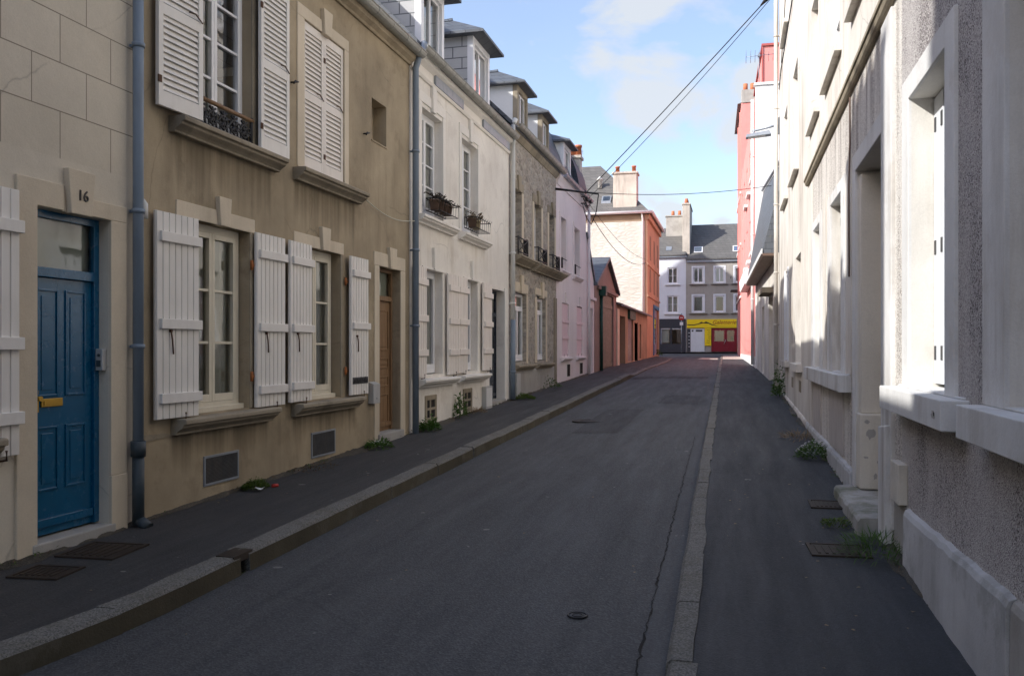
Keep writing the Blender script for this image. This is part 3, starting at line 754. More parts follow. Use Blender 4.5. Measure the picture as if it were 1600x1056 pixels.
# loose soil and moss along the foot of the walls (uneven ribbon)
def foot(name, u0, sg, s0, s1, wmax, seed):
    mb = MB(); rr = random.Random(seed); s = s0; pv = None; w = wmax * .4
    while s < s1:
        w = min(wmax, max(.01, w + rr.uniform(-.03, .03)))
        cur = [mb.bm.verts.new((u0 - sg * .02, s, g(s) + .035 + rr.uniform(0, .02))), mb.bm.verts.new((u0 + sg * w * .5, s, g(s) + .018 + rr.uniform(0, .01))), mb.bm.verts.new((u0 + sg * w, s, g(s) + .001))]
        if pv:
            for k in (0, 1): f = mb.bm.faces.new([pv[k], pv[k + 1], cur[k + 1], cur[k]]); f.smooth = True
        pv = cur; s += rr.uniform(.04, .1)
    return mb.out(name, M['soil'], kind='stuff')
foot('wall_foot_soil', UL, 1, 4.2, 11.0, .17, 1); foot('wall_foot_soil', UL, 1, 12.5, 29, .14, 2); foot('wall_foot_soil', 1.10, -1, 5.3, 22.8, .09, 3)
# ================================================================== LEFT SIDE
P = FL.P
# ---- house with the blue door (number 16)
ops = [(5.07, 5.81, .22, 2.61, .14), (3.75, 4.45, 1.02, 2.72, .15)]
h = thing('house', 'cream house number 16 with scored stone joints and a blue front door', 'house', P(1.0, g(1), 0))
mb = MB(); facade(mb, FL, -4.0, 6.085, -.6, 5.55, ops); shell(mb, FL, -4.0, 6.085, -.6, 5.55, 7.5); mb.out('wall', M['ashlar'], h)
gable_roof(h, FL, -4.0, 6.085, 5.55, .15, -3.6, 8.0, 7.5, M['slate'])
chimney(h, FL, 0.0, 1.9, 6.5, 10.6, -3.4, -2.8, 4); chimney(h, FL, 2.2, 4.0, 6.5, 9.0, -3.4, -2.8, 3)
d = panel_door(h, FL, 5.07, 5.81, .24, 2.61, .14, 'bluedoor', rows=((.17, .42), (.535, .955)), transom=.36, frame=.055, tmat='film')
mb = MB(); mb.box(FL, 5.235, 5.44, 1.175, 1.235, -.113, -.1); o = mb.out('letter_slot', M['brass'], d, .003)
mb = MB(); mb.box(FL, 5.255, 5.42, 1.19, 1.22, -.099, -.095); mb.out('letter_flap', M['brass'], d)
mb = MB(); mb.extd(FL, [(4.885, .0), (5.068, .0), (5.068, 2.612), (5.32, 2.612), (5.31, 2.80), (4.885, 2.80)], -.05, .022); mb.box(FL, 5.812, 6.0, .0, .60, -.05, .026); mb.box(FL, 5.812, 5.995, .601, 2.612, -.05, .02)
mb.extd(FL, [(5.59, 2.612), (6.0, 2.612), (6.0, 2.74), (5.60, 2.74)], -.05, .02); mb.out('door_surround', M['trim'], h, .006)
mb = MB(); mb.extd(FL, [(5.36, 2.60), (5.57, 2.60), (5.61, 2.93), (5.33, 2.93)], -.05, .05); k = mb.out('keystone', M['trim'], h, .006)
text('16', .115, M['iron'], k, wallmat4(FL, 5.47, 2.705, .053), 'house_number', depth=.006)
mb = MB(); mb.box(FL, 5.02, 5.86, -.1, .225, -.3, .03); mb.out('doorstep', M['concrete'], h, .012)
mb = MB(); mb.box(FL, 5.76, 5.808, 1.43, 1.60, -.085, -.02); ic = mb.out('intercom', M['plastic'], h, .006)
mb = MB(); mb.tube([P(5.758, 1.55, -.05), P(5.75, 1.55, -.05)], .012, 10); mb.box(FL, 5.752, 5.76, 1.46, 1.51, -.07, -.035); mb.out('intercom_button', M['iron_dk'], ic)
board_shutter(h, FL, 4.46, 4.87, .88, 2.68, .03, 5, bat=(.14, .42, .86), hook=False)
w = window(h, FL, 3.75, 4.45, 1.02, 2.72, .15, 3, 'frame')
sill(w, FL, 3.5, 4.7, 1.02, .14)

# ---- brown house
ops = [(6.87, 7.85, 1.0, 2.78, .15), (8.98, 9.94, 1.0, 2.78, .15), (11.16, 11.95, .41, 2.75, .16), (6.87, 7.88, 3.66, 5.42, .15), (9.0, 10.05, 3.68, 5.42, .12), (10.92, 11.43, 4.45, 5.02, .22)]
h = thing('house', 'brown roughcast house with white louvred and boarded shutters beside number 16', 'house', P(9.2, g(9), 0))
mb = MB(); facade(mb, FL, 6.09, 12.33, -.3, 5.98, ops); shell(mb, FL, 6.09, 12.33, -.3, 5.98, 7.4); mb.out('wall', M['brown'], h)
gable_roof(h, FL, 6.09, 12.33, 6.06, .1, -3.4, 8.5, 7.4, M['slate'])
mb = MB(); mb.ext(FL, [(-.05, 5.90), (.03, 5.90), (.045, 5.93), (.10, 5.97), (.12, 6.03), (-.05, 6.03)], 6.095, 12.32); mb.out('cornice', M['brown'], h)
gutter(h, FL, 6.1, 12.42, 6.10, .17, M['zincgreen'], .085)
downpipe(h, FL, 6.06, .17, 5.9, .075, M['pipeblue'], .042, .80, None, (1.62, 2.72, 4.07, 5.3))
mb = MB(); mb.tube([P(6.17, .98, .03), P(6.165, 2.6, .025), P(6.165, 2.74, .03)], .012, 8); cd = mb.out('cable_conduit', M['plastic'], h)
mb = MB(); mb.tube([P(6.17, 2.68, .035), P(6.17, 2.80, .035), P(6.17, 2.84, .035)], [.04, .04, .012], 12); mb.out('conduit_cap', M['plasticw'], cd)
mb = MB(); mb.extd(FL, [(6.2, .82), (6.62, .84), (6.5, .87), (6.2, .88)], -.01, .008); mb.out('render_patch', M['trim_grey'], h)
for (a0, a1, s1, s2, k0, k1, cs) in ((6.87, 7.85, 6.58, 8.23, 7.26, 7.46, (0, .42)), (8.98, 9.94, 8.70, 10.40, 9.38, 9.6, (0, .3))):
    w = window(h, FL, a0, a1 - .02, 1.02, 2.78, .16, 3, 'frame', 'curtaing' if a0 > 8 else 'curtain', (0, 1), fw=.07)
    sill(w, FL, s1, s2, .995, .16, .15)
    lintel(w, FL, a0 - .22, a1 + .09, 2.78, 2.92, 'trim', (k0, k1, 2.775, 3.05), .012)
    q = MB(); q.box(FL, a1 + .001, a1 + .06, 1.0, 2.78, -.1, .012); q.out('jamb_surround', M['trim_grey'], w, .005)
    q = MB(); q.box(FL, a0, a1, .996, 1.05, -.165, -.06); q.out('bottom_rail', M['frame'], w, .006)
board_shutter(h, FL, 6.30, 6.86, 1.0, 2.77, .035, 7, yaw=-.05, bat=(.1, .46, .88))
board_shutter(h, FL, 7.89, 8.45, 1.0, 2.79, .03, 7, yaw=-.02, bat=(.1, .46, .88))
board_shutter(h, FL, 8.55, 9.07, 1.01, 2.79, .045, 7, yaw=.015, bat=(.1, .46, .88))
board_shutter(h, FL, 10.09, 10.63, 1.01, 2.78, .05, 7, tag_plate=True, bat=(.5, .88))
for a in (7.865, 10.06):
    for z in (1.32, 2.45):
        q = MB(); q.tube([P(a - .02, z - .05, .03), P(a - .02, z + .05, .03)], .016, 8); q.box(FL, a - .03, a + .06, z - .015, z + .015, .02, .034); q.out('hinge', M['rusthinge'], h)
w = window(h, FL, 6.87, 7.88, 3.68, 5.42, .15, 4, 'framew', 'curtain', (0, .55))
sill(w, FL, 6.55, 8.36, 3.64, .17, .15)
rm = MB()
for i in range(5):
    a = 7.0 + i * .18
    rm.ring(P(a, 3.775, .02), (1, 0, 0), .062, .011); rm.ring(P(a, 3.775, .02), (1, 0, 0), .03, .008, 14)
    rm.tube([P(a, 3.66, .02), P(a, 3.88, .02)], .010, 6); rm.tube([P(a - .05, 3.87, .02), P(a, 3.845, .02), P(a + .05, 3.87, .02)], .012, 6)
    rm.ring(P(a + .09, 3.72, .02), (1, 0, 0), .035, .010, 14); rm.ring(P(a + .09, 3.80, .02), (1, 0, 0), .025, .009, 12)
    for k in range(4): rm.tube([P(a, 3.775, .02), P(a + .085 * math.cos(k * 1.57 + .78), 3.775 + .085 * math.sin(k * 1.57 + .78), .025)], [.016, .006], 6)
rm.tube([P(6.88, 3.685, .02), P(7.87, 3.685, .02)], .012, 6); rm.tube([P(7.85, 3.65, .02), P(7.85, 3.94, .02)], .018, 6); rm.tube([P(6.9, 3.65, .02), P(6.9, 3.94, .02)], .018, 6)
rl = rm.out('railing', M['iron'], w); q = MB(); q.tube([P(6.86, 3.915, .02), P(7.88, 3.915, .02)], .022, 8); q.out('handrail', M['wood'], w)
jambs(w, FL, 6.87, 7.88, 3.66, 5.5, 0, .12, 'trim_grey')
louvre_shutter(h, FL, 6.31, 6.88, 3.66, 5.42, .05, yaw=-.07); louvre_shutter(h, FL, 7.92, 8.50, 3.66, 5.42, .06, rails=(.5,))
louvre_shutter(h, FL, 9.0, 9.522, 3.69, 5.37, -.045, rails=(.5,), mat='shutter2', label='closed cream louvred shutter with dark gaps'); louvre_shutter(h, FL, 9.526, 10.05, 3.69, 5.37, -.045, rails=(.5,), mat='shutter2', label='closed cream louvred shutter with dark gaps')
mb = MB(); mb.box(FL, 9.0, 10.05, 3.68, 5.42, -.12, -.1); mb.out('shutter_backing', M['dark'], h)
lt = lintel(h, FL, 8.83, 10.17, 5.38, 5.52, 'trim', (9.42, 9.64, 5.36, 5.66), .015)
jambs(h, FL, 8.999, 10.051, 3.66, 5.379, .169, .119, 'trim', .015)
sill(h, FL, 8.74, 10.48, 3.64, .17, .15)
mb = MB(); mb.extd(FL, [(10.9, 4.43), (11.45, 4.43), (11.45, 4.45), (10.9, 4.45)], -.1, .012); mb.box(FL, 10.92, 11.43, 4.45, 5.02, -.24, -.2); mb.out('blocked_window', M['brown'], h)
for a, z in ((8.7, 4.56), (10.65, 4.46)):
    q = MB(); q.tube([P(a, z, 0), P(a, z, .05), P(a + .06, z + .02, .06)], .010, 6); q.tube([P(a - .03, z - .02, .052), P(a + .02, z + .02, .052)], .012, 6); q.out('shutter_stop', M['iron'], h)
d = panel_door(h, FL, 11.16, 11.95, .42, 2.75, .17, 'wood', rows=((.06, .28), (.34, .42), (.48, .56), (.62, .93)), cols=1, transom=.34, tmat='film')
lintel(h, FL, 10.98, 12.13, 2.752, 2.94, 'trim', (11.46, 11.72, 2.74, 3.04), .015)
mb = MB(); mb.box(FL, 10.99, 11.158, .15, 2.75, -.05, .015); mb.box(FL, 11.952, 12.13, .15, 2.75, -.05, .015); mb.out('jamb_surround', M['trim'], h, .006)
mb = MB(); mb.box(FL, 11.1, 12.0, .1, .415, -.3, .05); mb.out('doorstep', M['concrete'], h, .015)
vent(h, FL, 7.06, 7.64, .32, .60); vent(h, FL, 9.17, 9.79, .32, .62)
mb = MB(); mb.box(FL, 10.80, 11.02, .86, 1.12, 0, .08); mb.prism([P(10.80, 1.121, 0), P(10.80, 1.121, .085), P(10.80, 1.155, 0)], [P(11.02, 1.121, 0), P(11.02, 1.121, .085), P(11.02, 1.155, 0)]); m_ = mb.out('letterbox', M['plastic'], h, .004)
mb = MB(); mb.tube([P(10.91, .93, .08), P(10.91, .93, .086)], .012, 8); mb.out('lock', M['steel'], m_)
mb = MB(); n = 14; mb.tube([P(10.5 + 1.9 * i / n, 3.6 - .05 * i / n - .12 * math.sin(i / n * math.pi), .05 + .04 * i / n) for i in range(n + 1)], .007, 5)
tag(mb.out('washing_line', M['curtain']), 'thin cream cord sagging across the brown wall to the downpipe', 'cord')

# ---- off-white house
ops = [(12.90, 13.88, 1.18, 2.88, .17), (15.06, 15.95, 1.18, 2.88, .17), (16.78, 17.93, .52, 2.83, .22), (12.84, 13.86, 3.74, 5.43, .17), (14.9, 15.93, 3.74, 5.43, .17)]
h = thing('house', 'off white rendered house with two slate hung dormers and window flower boxes', 'house', P(15.3, g(15), 0))
mb = MB(); facade(mb, FL, 12.34, 18.36, -.1, 6.12, ops); shell(mb, FL, 12.34, 18.36, -.1, 6.12, 8.5); mb.out('wall', M['white'], h)
gable_roof(h, FL, 12.34, 18.36, 6.2, .12, -3.6, 10.0, 8.5, M['slate'])
mb = MB(); mb.ext(FL, [(-.05, 5.86), (.03, 5.86), (.05, 5.90), (.05, 5.905), (.012, 5.91), (.012, 6.06), (.09, 6.12), (.11, 6.17), (-.05, 6.17)], 12.42, 18.3); mb.out('cornice', M['white_trim'], h)
mb = MB()
for a, b in ((13.4, 14.9), (16.2, 18.2)): mb.box(FL, a, b, 5.915, 6.075, .0, .055)
mb.out('eaves_board', M['zinc'], h)
gutter(h, FL, 12.46, 18.3, 6.24, .17, M['zincgreen'], .085)
downpipe(h, FL, 12.36, .30, 5.86, .09, M['pipeblue'], .05, None, (.02, .07, .28), (1.95, 3.1, 4.6))
mb = MB(); mb.tube([P(12.37, 6.1, .16), P(12.45, 6.13, .17), P(12.5, 6.25, .17), P(12.52, 6.3, .17)], .05, 10); mb.out('gutter_elbow', M['zinc'], h)
for i, (a0, a1, s0, s1) in enumerate(((12.90, 13.88, 12.62, 14.4), (15.06, 15.95, 14.66, 16.4))):
    w = window(h, FL, a0, a1, 1.2, 2.88, .19, 1, 'framew', None, leaves=2, fw=.06); sill(w, FL, s0, s1, 1.13, .17, .14, 'white_trim')
    q = MB(); q.extd(FL, [((a0 + a1) / 2 - .03, 2.9), ((a0 + a1) / 2 + .03, 2.9), ((a0 + a1) / 2 + .05, 3.25), ((a0 + a1) / 2 - .05, 3.25)], -.02, .05); q.out('keystone', M['white_trim'], w, .006)
    q = MB(); q.box(FL, a0 - .02, a1 + .1, 2.882, 2.92, -.05, .02); q.out('lintel', M['white_trim'], w, .004)
for a0, a1, z0 in ((12.44, 12.92, 1.16), (13.99, 14.54, 1.16), (14.55, 15.10, 1.17), (16.12, 16.74, 1.18)):
    board_shutter(h, FL, a0, a1, z0, 2.89, .035, 6, 'shutter2', (.22, .53, .86), False, bw=.1)
pl_i = 0
for a0, a1, s0, s1 in ((12.84, 13.86, 12.56, 14.37), (14.9, 15.93, 14.72, 16.46)):
    w = window(h, FL, a0, a1, 3.78, 5.43, .19, 4, 'framew', 'curtaing', fw=.06, leaves=2); sill(w, FL, s0, s1, 3.70, .17, .14, 'white_trim')
    q = MB(); q.box(FL, a0 - .13, a0 - .001, 3.72, 5.50, -.05, .02); q.box(FL, a1 + .001, a1 + .13, 3.72, 5.50, -.05, .02); q.out('jamb_surround', M['white_trim'], w, .005)
    k = (a0 + a1) / 2
    lintel(w, FL, a0 - .13, a1 + .13, 5.501, 5.66, 'white_trim', (k - .09, k + .09, 5.44, 5.85), .02)
d = panel_door(h, FL, 16.78, 17.93, .54, 2.83, .22, 'darkdoor', rows=((.05, .36), (.42, .95)), transom=.42, tmat='curtaing')
mb = MB()
for i in range(5): mb.tube([P(16.95 + i * .2, 1.45, -.185), P(16.95 + i * .2, 2.2, -.185)], .009, 6)
mb.out('door_bars', M['iron'], d)
mb = MB(); mb.box(FL, 17.932, 18.1, .42, 2.9, -.05, .02); mb.out('jamb_surround', M['white_trim'], h, .005)
mb = MB(); mb.box(FL, 16.74, 17.98, .3, .53, -.3, .03); mb.out('doorstep', M['concrete'], h, .01)
for a0, a1, z0, z1 in ((13.05, 13.5, .46, .80), (15.05, 15.5, .50, .82)):
    q = MB(); q.box(FL, a0 - .05, a0 + .03, z0 - .05, z1 + .05, -.03, .02); q.box(FL, a1 - .03, a1 + .05, z0 - .05, z1 + .05, -.03, .02); q.box(FL, a0 + .03, a1 - .03, z1 - .03, z1 + .05, -.03, .02); q.box(FL, a0 + .03, a1 - .03, z0 - .05, z0 + .03, -.03, .02)
    o = q.out('cellar_vent', M['trim_grey'], h, .012); q = MB(); q.box(FL, a0 + .03, a1 - .03, z0 + .03, z1 - .03, .002, .006); q.out('vent_void', M['dark'], o)
    q = MB(); q.box(FL, a0 + .16, a0 + .2, z0 + .03, z1 - .03, .006, .02); q.box(FL, a0 + .03, a1 - .03, (z0 + z1) / 2 - .02, (z0 + z1) / 2 + .02, .007, .019); q.out('grille', M['trim_grey'], o)
mb = MB(); mb.box(FL, 16.22, 16.68, .42, .86, 0, .09); o = mb.out('meter_box', M['plastic'], h, .006); mb = MB(); mb.box(FL, 16.25, 16.65, .47, .83, .09, .094); mb.out('meter_door', M['plasticw'], o)
dormer(h, FL, 13.30, 14.42, 6.55, 7.74, -.16, 2.6, 'tiles', 'framew'); dormer(h, FL, 16.18, 17.35, 6.55, 7.74, -.16, 2.6, 'tiles', 'framew')
chimney(h, FL, 17.5, 18.3, 9.4, 11.2, -4.2, -3.0, 3) if False else None
for a0, k in ((12.95, 0), (14.98, 1)):
    t_ = thing('flower_box', ('wire flower box crowded with dark wilted plants under the off white wall' if k == 0 else 'half empty wire flower box holding one pale pot'), 'flower box', P(a0 + .4, 3.71, .1), 'wire flower boxes at the upper windows')
    q = MB(); b1 = a0 + (.98 if k == 0 else .92)
    for d_, z_ in ((.04, 3.80), (.26, 3.80), (.04, 3.99), (.27, 3.99)): q.tube([P(a0, z_, d_), P(b1, z_, d_)], .008, 6)
    for i in range(8):
        a = a0 + (b1 - a0) * i / 7; q.tube([P(a, 3.99, .04), P(a, 3.80, .04), P(a, 3.80, .26), P(a, 3.99, .27), P(a, 4.02, .30)], .006, 6)
    q.tube([P(a0, 3.99, .04), P(a0, 3.99, .27)], .008, 6); q.tube([P(b1, 3.99, .04), P(b1, 3.99, .27)], .008, 6)
    q.out('wire_rack', M['iron'], t_)
    pots = (.1, .32, .54, .74) if k == 0 else (.12, .38)
    for j, pa in enumerate(pots):
        q = MB(); c = P(a0 + pa, 3.81, .15); q.tube([c, c + Vector((0, 0, .14)), c + Vector((0, 0, .14)), c + Vector((0, 0, .165))], [.065, .085, .095, .095], 12)
        q.out('flower_pot', M['brownpaint'] if not (k == 1 and j == 1) else M['potcream'], t_)
    q = MB(); rr = random.Random(4 + k)
    for i in range(240 if k == 0 else 110):
        pa = rr.choice(pots); a = a0 + pa + rr.gauss(0, .07); p = P(a, 3.95 + rr.random() * .12, .15 + rr.gauss(0, .055))
        q.leaf(p, Vector((rr.uniform(-1, 1), rr.uniform(-1, 1), rr.uniform(-1.2, .9))), Vector((rr.uniform(-1, 1), rr.uniform(-1, 1), 1)), rr.uniform(.05, .12), rr.uniform(.02, .045))
    q.out('plants', M['darkplant'] if k == 0 else M['dry'], t_, norm=False)

# ---- rubble stone house
ops = [(18.72, 19.5, 3.72, 5.22, .2), (20.78, 21.62, 3.72, 5.2, .2), (22.55, 23.3, 3.72, 5.2, .2), (18.85, 19.96, 1.3, 2.88, .2), (21.1, 22.15, 1.3, 2.93, .2)]
h = thing('house', 'grey brown rubble stone house with white rendered dormers and small iron balconies', 'house', P(21, g(21), 0))
mb = MB(); facade(mb, FL, 18.37, 23.54, 1.12, 6.4, ops); shell(mb, FL, 18.37, 23.54, -.1, 6.4, 8.5); mb.out('wall', M['rubble'], h)
mb = MB(); facade(mb, FL, 18.372, 23.2, 0, 1.118, []); mb.box(FL, 18.372, 23.2, 0, 1.117, -.1, .02); mb.out('base_course', M['concrete'], h)
mb = MB(); mb.box(FL, 23.2, 23.54, .2, 3.0, -.05, .03); mb.out('corner_pier', M['trim_grey'], h, .01)
gable_roof(h, FL, 18.37, 23.6, 6.46, .12, -3.6, 10.0, 8.5, M['slate'])
mb = MB(); mb.ext(FL, [(-.05, 6.32), (.02, 6.32), (.09, 6.42), (.1, 6.47), (-.05, 6.47)], 18.38, 23.53); mb.out('cornice', M['trim_grey'], h)
gutter(h, FL, 18.5, 23.9, 6.58, .17, M['zincgreen'], .09)
downpipe(h, FL, 18.36, 2.25, 6.5, .085, M['plasticw'], .052, None, (.05, .05, .15), (2.6, 3.7)); downpipe(h, FL, 18.36, .5, 2.24, .085, M['pipeblue'], .056, None, None, (1.1,))
for a0, a1, k0, k1 in ((18.72, 19.5, 19.05, 19.3), (20.78, 21.62, 21.1, 21.35), (22.55, 23.3, 22.85, 23.1)):
    w = window(h, FL, a0, a1, 3.74, 5.2, .2, 2, 'framew', 'curtainw', leaves=2, top=.25); lintel(w, FL, a0 - .15, a1 + .15, 5.22, 5.42, 'trim_grey', (k0, k1, 5.2, 5.55), .02)
    jambs(w, FL, a0, a1, 3.7, 5.215, .17, .17, 'trim'); sill(w, FL, a0 - .3, a1 + .75 if a0 < 20 else a1 + .6, 3.69, .28, .2)
    q = MB(); b0, b1 = a0 - .02, a1 + .12
    for z_ in (3.78, 4.10): q.tube([P(b0, z_, .12), P(b1, z_, .12)], .014, 6)
    q.tube([P(b0, 4.10, .12), P(b0, 4.10, 0)], .014, 6)
    for a in (b0, b1): q.tube([P(a, 3.7, .12), P(a, 4.12, .12)], .018, 6)
    q.tube([P(b0, 3.78, .12), P(b1, 4.1, .12)], .009, 6); q.tube([P(b0, 4.1, .12), P(b1, 3.78, .12)], .009, 6); q.ring(P((b0 + b1) / 2, 3.94, .12), (1, 0, 0), .07, .009)
    q.box(FL, b1 - .02, b1 + .03, 3.7, 4.14, 0, .12)
    q.out('railing', M['iron'], w)
for a0, a1, k0, k1 in ((18.85, 19.96, 19.3, 19.55), (21.1, 22.15, 21.55, 21.8)):
    w = window(h, FL, a0, a1, 1.32, 2.88, .14, 1, 'framew', 'curtaing' if a0 < 20 else 'curtainw', leaves=2, top=.22, fw=.07); lintel(w, FL, a0 - .2, a1 + .15, 2.9 if a0 < 20 else 2.95, 3.12, 'trim', (k0, k1, 2.88, 3.3), .02)
    jambs(w, FL, a0, a1, 1.26, 2.88, .2, .15, 'trim'); sill(w, FL, a0 - .15, a1 + .6, 1.24, .15, .14)
dormer(h, FL, 19.78, 20.8, 6.9, 7.85, -.16, 2.4, 'cheek', 'trim_grey', .16, .5); dormer(h, FL, 22.45, 23.35, 7.0, 7.85, -.16, 2.4, 'cheek', 'trim_grey', .16, .5)
mb = MB(); mb.box(FL, 18.6, 18.95, .52, 1.05, .02, .12); o = mb.out('meter_box', M['plastic'], h, .006)
q = MB(); q.box(FL, 19.2, 19.55, .56, .9, .02, .035); q.out('render_panel', M['concrete'], h)

# ---- pink house
ops = [(24.12, 24.9, 3.88, 5.36, .2), (26.25, 27.2, 3.9, 5.34, .2), (24.4, 25.45, 1.4, 2.93, .1), (26.8, 27.85, 1.4, 2.95, .1), (29.3, 30.0, .76, 3.0, .25)]
h = thing('house', 'pale pink rendered house with closed pink ground floor shutters', 'house', P(26.5, g(26.5), 0))
mb = MB(); facade(mb, FL, 23.55, 28.55, 0, 6.42, ops); shell(mb, FL, 23.55, 28.55, 0, 6.42, 8); facade(mb, FL, 28.552, 30.3, 0, 3.42, ops)
mb.prism([P(28.552, .2, 0), P(30.3, .2, 0), P(30.3, 3.42, 0), P(28.552, 5.0, 0)], [P(28.552, .2, -4), P(30.3, .2, -4), P(30.3, 3.42, -4), P(28.552, 5.0, -4)]) if False else None
mb.face([P(28.552, 3.42), P(30.3, 3.42), P(30.3, 3.9, 0), P(28.6, 5.4, 0), P(28.552, 5.4, 0)]); mb.face([P(30.3, 0), P(30.3, 3.9), P(30.3, 3.9, -4), P(30.3, 0, -4)])
mb.out('wall', M['pink'], h)
mb = MB(); mb.prism([P(28.55, 5.42, .06), P(30.35, 3.86, .06), P(30.35, 3.94, .06), P(28.55, 5.5, .06)], [P(28.55, 5.42, -4), P(30.35, 3.86, -4), P(30.35, 3.94, -4), P(28.55, 5.5, -4)]); mb.out('lean_to_roof', M['slate'], h)
mb = MB(); mb.box(FL, 28.9, 30.32, 3.28, 3.38, -.02, .09); mb.out('door_hood', M['pink'], h, .01)
q = MB(); q.box(FL, 29.3, 30.0, .76, 3.0, -.25, -.2); q.out('door', M['plastic'], h)
# steep curved slate roof
mb = MB(); prof = [(.1, 6.48), (-.12, 6.9), (-.3, 7.4), (-.5, 7.9), (-.75, 8.3), (-1.1, 8.6), (-2.6, 9.3), (-4.2, 9.3), (-8.1, 6.48)]
mb.ext(FL, prof, 23.62, 26.95); mb.out('roof', M['slate'], h)
mb = MB(); prof = [(.06, 6.48), (.03, 6.9), (-.05, 7.25), (-.16, 7.55), (-.36, 7.9), (-.7, 8.25), (-1.2, 8.55), (-2.6, 9.2), (-4.2, 9.2), (-8.1, 6.48)]
mb.ext(FL, prof, 26.952, 28.52); mb.out('mansard_roof', M['shaded_slate'], h)
mb = MB(); mb.ext(FL, [(-.05, 6.2), (.03, 6.2), (.05, 6.3), (.1, 6.38), (.12, 6.46), (-.05, 6.46)], 23.6, 28.6); mb.out('cornice', M['pink'], h)
gutter(h, FL, 23.95, 28.6, 6.52, .17, M['zinc'], .085)
dormer(h, FL, 25.5, 26.65, 6.9, 7.82, -.16, 2.0, 'cheek', 'framew', .16, .42)
chimney(h, FL, 28.05, 28.5, 7.4, 7.86, -.62, -.12, 3, 'chim', 'd', 'pot', .34)
for a0, a1 in ((24.12, 24.9), (26.25, 27.2)):
    w = window(h, FL, a0, a1, 3.9, 5.34, .22, 2, 'plastic' if False else 'shutgrey', 'curtainw'); sill(w, FL, a0 - .2, a1 + .35, 3.86, .12, .13, 'pink')
    q = MB(); q.box(FL, a0 - .12, a0 - .001, 3.86, 5.36, -.05, .03); q.box(FL, a1 + .001, a1 + .12, 3.86, 5.36, -.05, .03); q.box(FL, a0 - .12, a1 + .12, 5.361, 5.5, -.05, .03); q.out('surround', M['pink'], w, .005)
    q = MB(); k = a0 + .02; q.tube([P(k, 3.9, .05), P(k, 4.2, .05)], .03, 6); q.tube([P(k, 4.18, .05), P(a1, 4.18, .05)], .012, 6); q.out('railing', M['iron'], w)
M['pinkshut'] = paint('pink_shutter', (.72, .56, .60), .5, .05)
for a0, a1 in ((24.4, 25.45), (26.8, 27.85)):
    m = (a0 + a1) / 2
    for b0, b1 in ((a0, m - .004), (m + .004, a1)): board_shutter(h, FL, b0, b1, 1.4, 2.92, -.06, 4, 'pinkshut', (.35, .66), False)
    sill(h, FL, a0 - .15, a1 + .2, 1.36, .12, .12, 'pink')
    q = MB(); q.box(FL, m - .06, m + .06, 2.95, 3.25, -.02, .04); q.out('keystone', M['pink'], h, .005)
for a0, a1, z0, z1 in ((25.1, 25.65, .76, 1.16), (27.3, 27.9, .78, 1.17)): vent(h, FL, a0, a1, z0, z1, 'dark', 'white_trim')
downpipe(h, FL, 28.75, .75, 6.3, .07, M['pink'], .05, None, None, (2.5, 4.5))

# ---- gabled garage
h = thing('garage', 'small gabled garage with olive double doors next to the pink house', 'garage', P(33.3, g(33), 0))
apex = 33.4
mb = MB(); facade(mb, FL, 30.4, 36.3, .3, 4.0, [(31.9, 35.4, .7, 3.72, .12)]); shell(mb, FL, 30.4, 36.3, .3, 4.0, 6)
mb.face([P(30.4, 4.0), P(36.3, 4.0), P(apex, 5.06)]); mb.out('wall', M['garage'], h)
mb = MB()
for (a, z), (b, y) in (((30.2, 3.95), (apex, 5.16)), ((36.5, 3.95), (apex, 5.16))): mb.prism([P(a, z, .14), P(b, y, .14), P(b, y - .12, .14), P(a, z - .12, .14)], [P(a, z, -6), P(b, y, -6), P(b, y - .12, -6), P(a, z - .12, -6)])
mb.out('roof', M['slate'], h)
mb = MB(); mb.box(FL, 30.9, 36.2, 3.76, 3.88, -.03, .1); mb.out('door_hood', M['garage'], h, .01)
for b0, b1 in ((31.9, 33.645), (33.655, 35.4)):
    q = MB(); n = 8
    for i in range(n): w_ = (b1 - b0) / n; q.box(FL, b0 + i * w_ + .005, b0 + (i + 1) * w_ - .005, .75, 3.7, -.1, -.07)
    q.box(FL, b0, b1, .9, 1.05, -.07, -.05); q.box(FL, b0, b1, 3.2, 3.35, -.07, -.05); q.out('garage_door', M['greengar'], h)
mb = MB(); mb.tube([P(31.6, .8, .07), P(31.6, 3.7, .07)], .06, 10); mb.box(FL, 31.45, 31.85, 3.55, 3.9, 0, .25); mb.out('downpipe', M['greendk'], h)
# ---- low orange garages
h = thing('garage_row', 'low orange garages with a lean to roof running to the corner house', 'garage', P(43, g(43), 0))
mb = MB(); facade(mb, FL, 36.31, 49.68, .4, 3.5, [(37.0, 39.4, .9, 3.05, .5), (40.4, 42.6, 1.0, 3.1, .1), (43.2, 44.4, 1.0, 2.9, .2), (45.6, 46.4, 1.1, 2.9, .2)]); shell(mb, FL, 36.31, 49.68, .4, 3.5, 4); mb.out('wall', M['orange'], h)
mb = MB(); mb.ext(FL, [(.22, 3.44), (.22, 3.52), (-4.2, 4.6), (-4.2, 4.5)], 36.31, 49.68); mb.out('roof', M['slate_far'], h)
gutter(h, FL, 36.3, 49.5, 3.46, .26, M['zinc'], .06)
q = MB(); q.box(FL, 36.31, 37.0, .7, 3.3, -.05, .05); q.out('pier', M['trim'], h, .01)
q = MB()
for i in range(26): q.box(FL, 40.42, 42.58, 1.0 + i * .078, 1.0 + i * .078 + .07, -.1, -.075)
q.out('roller_door', M['roller'], h)
q = MB(); q.box(FL, 40.3, 42.7, 3.0, 3.42, 0, .12); q.out('roller_housing', M['greendk'], h)
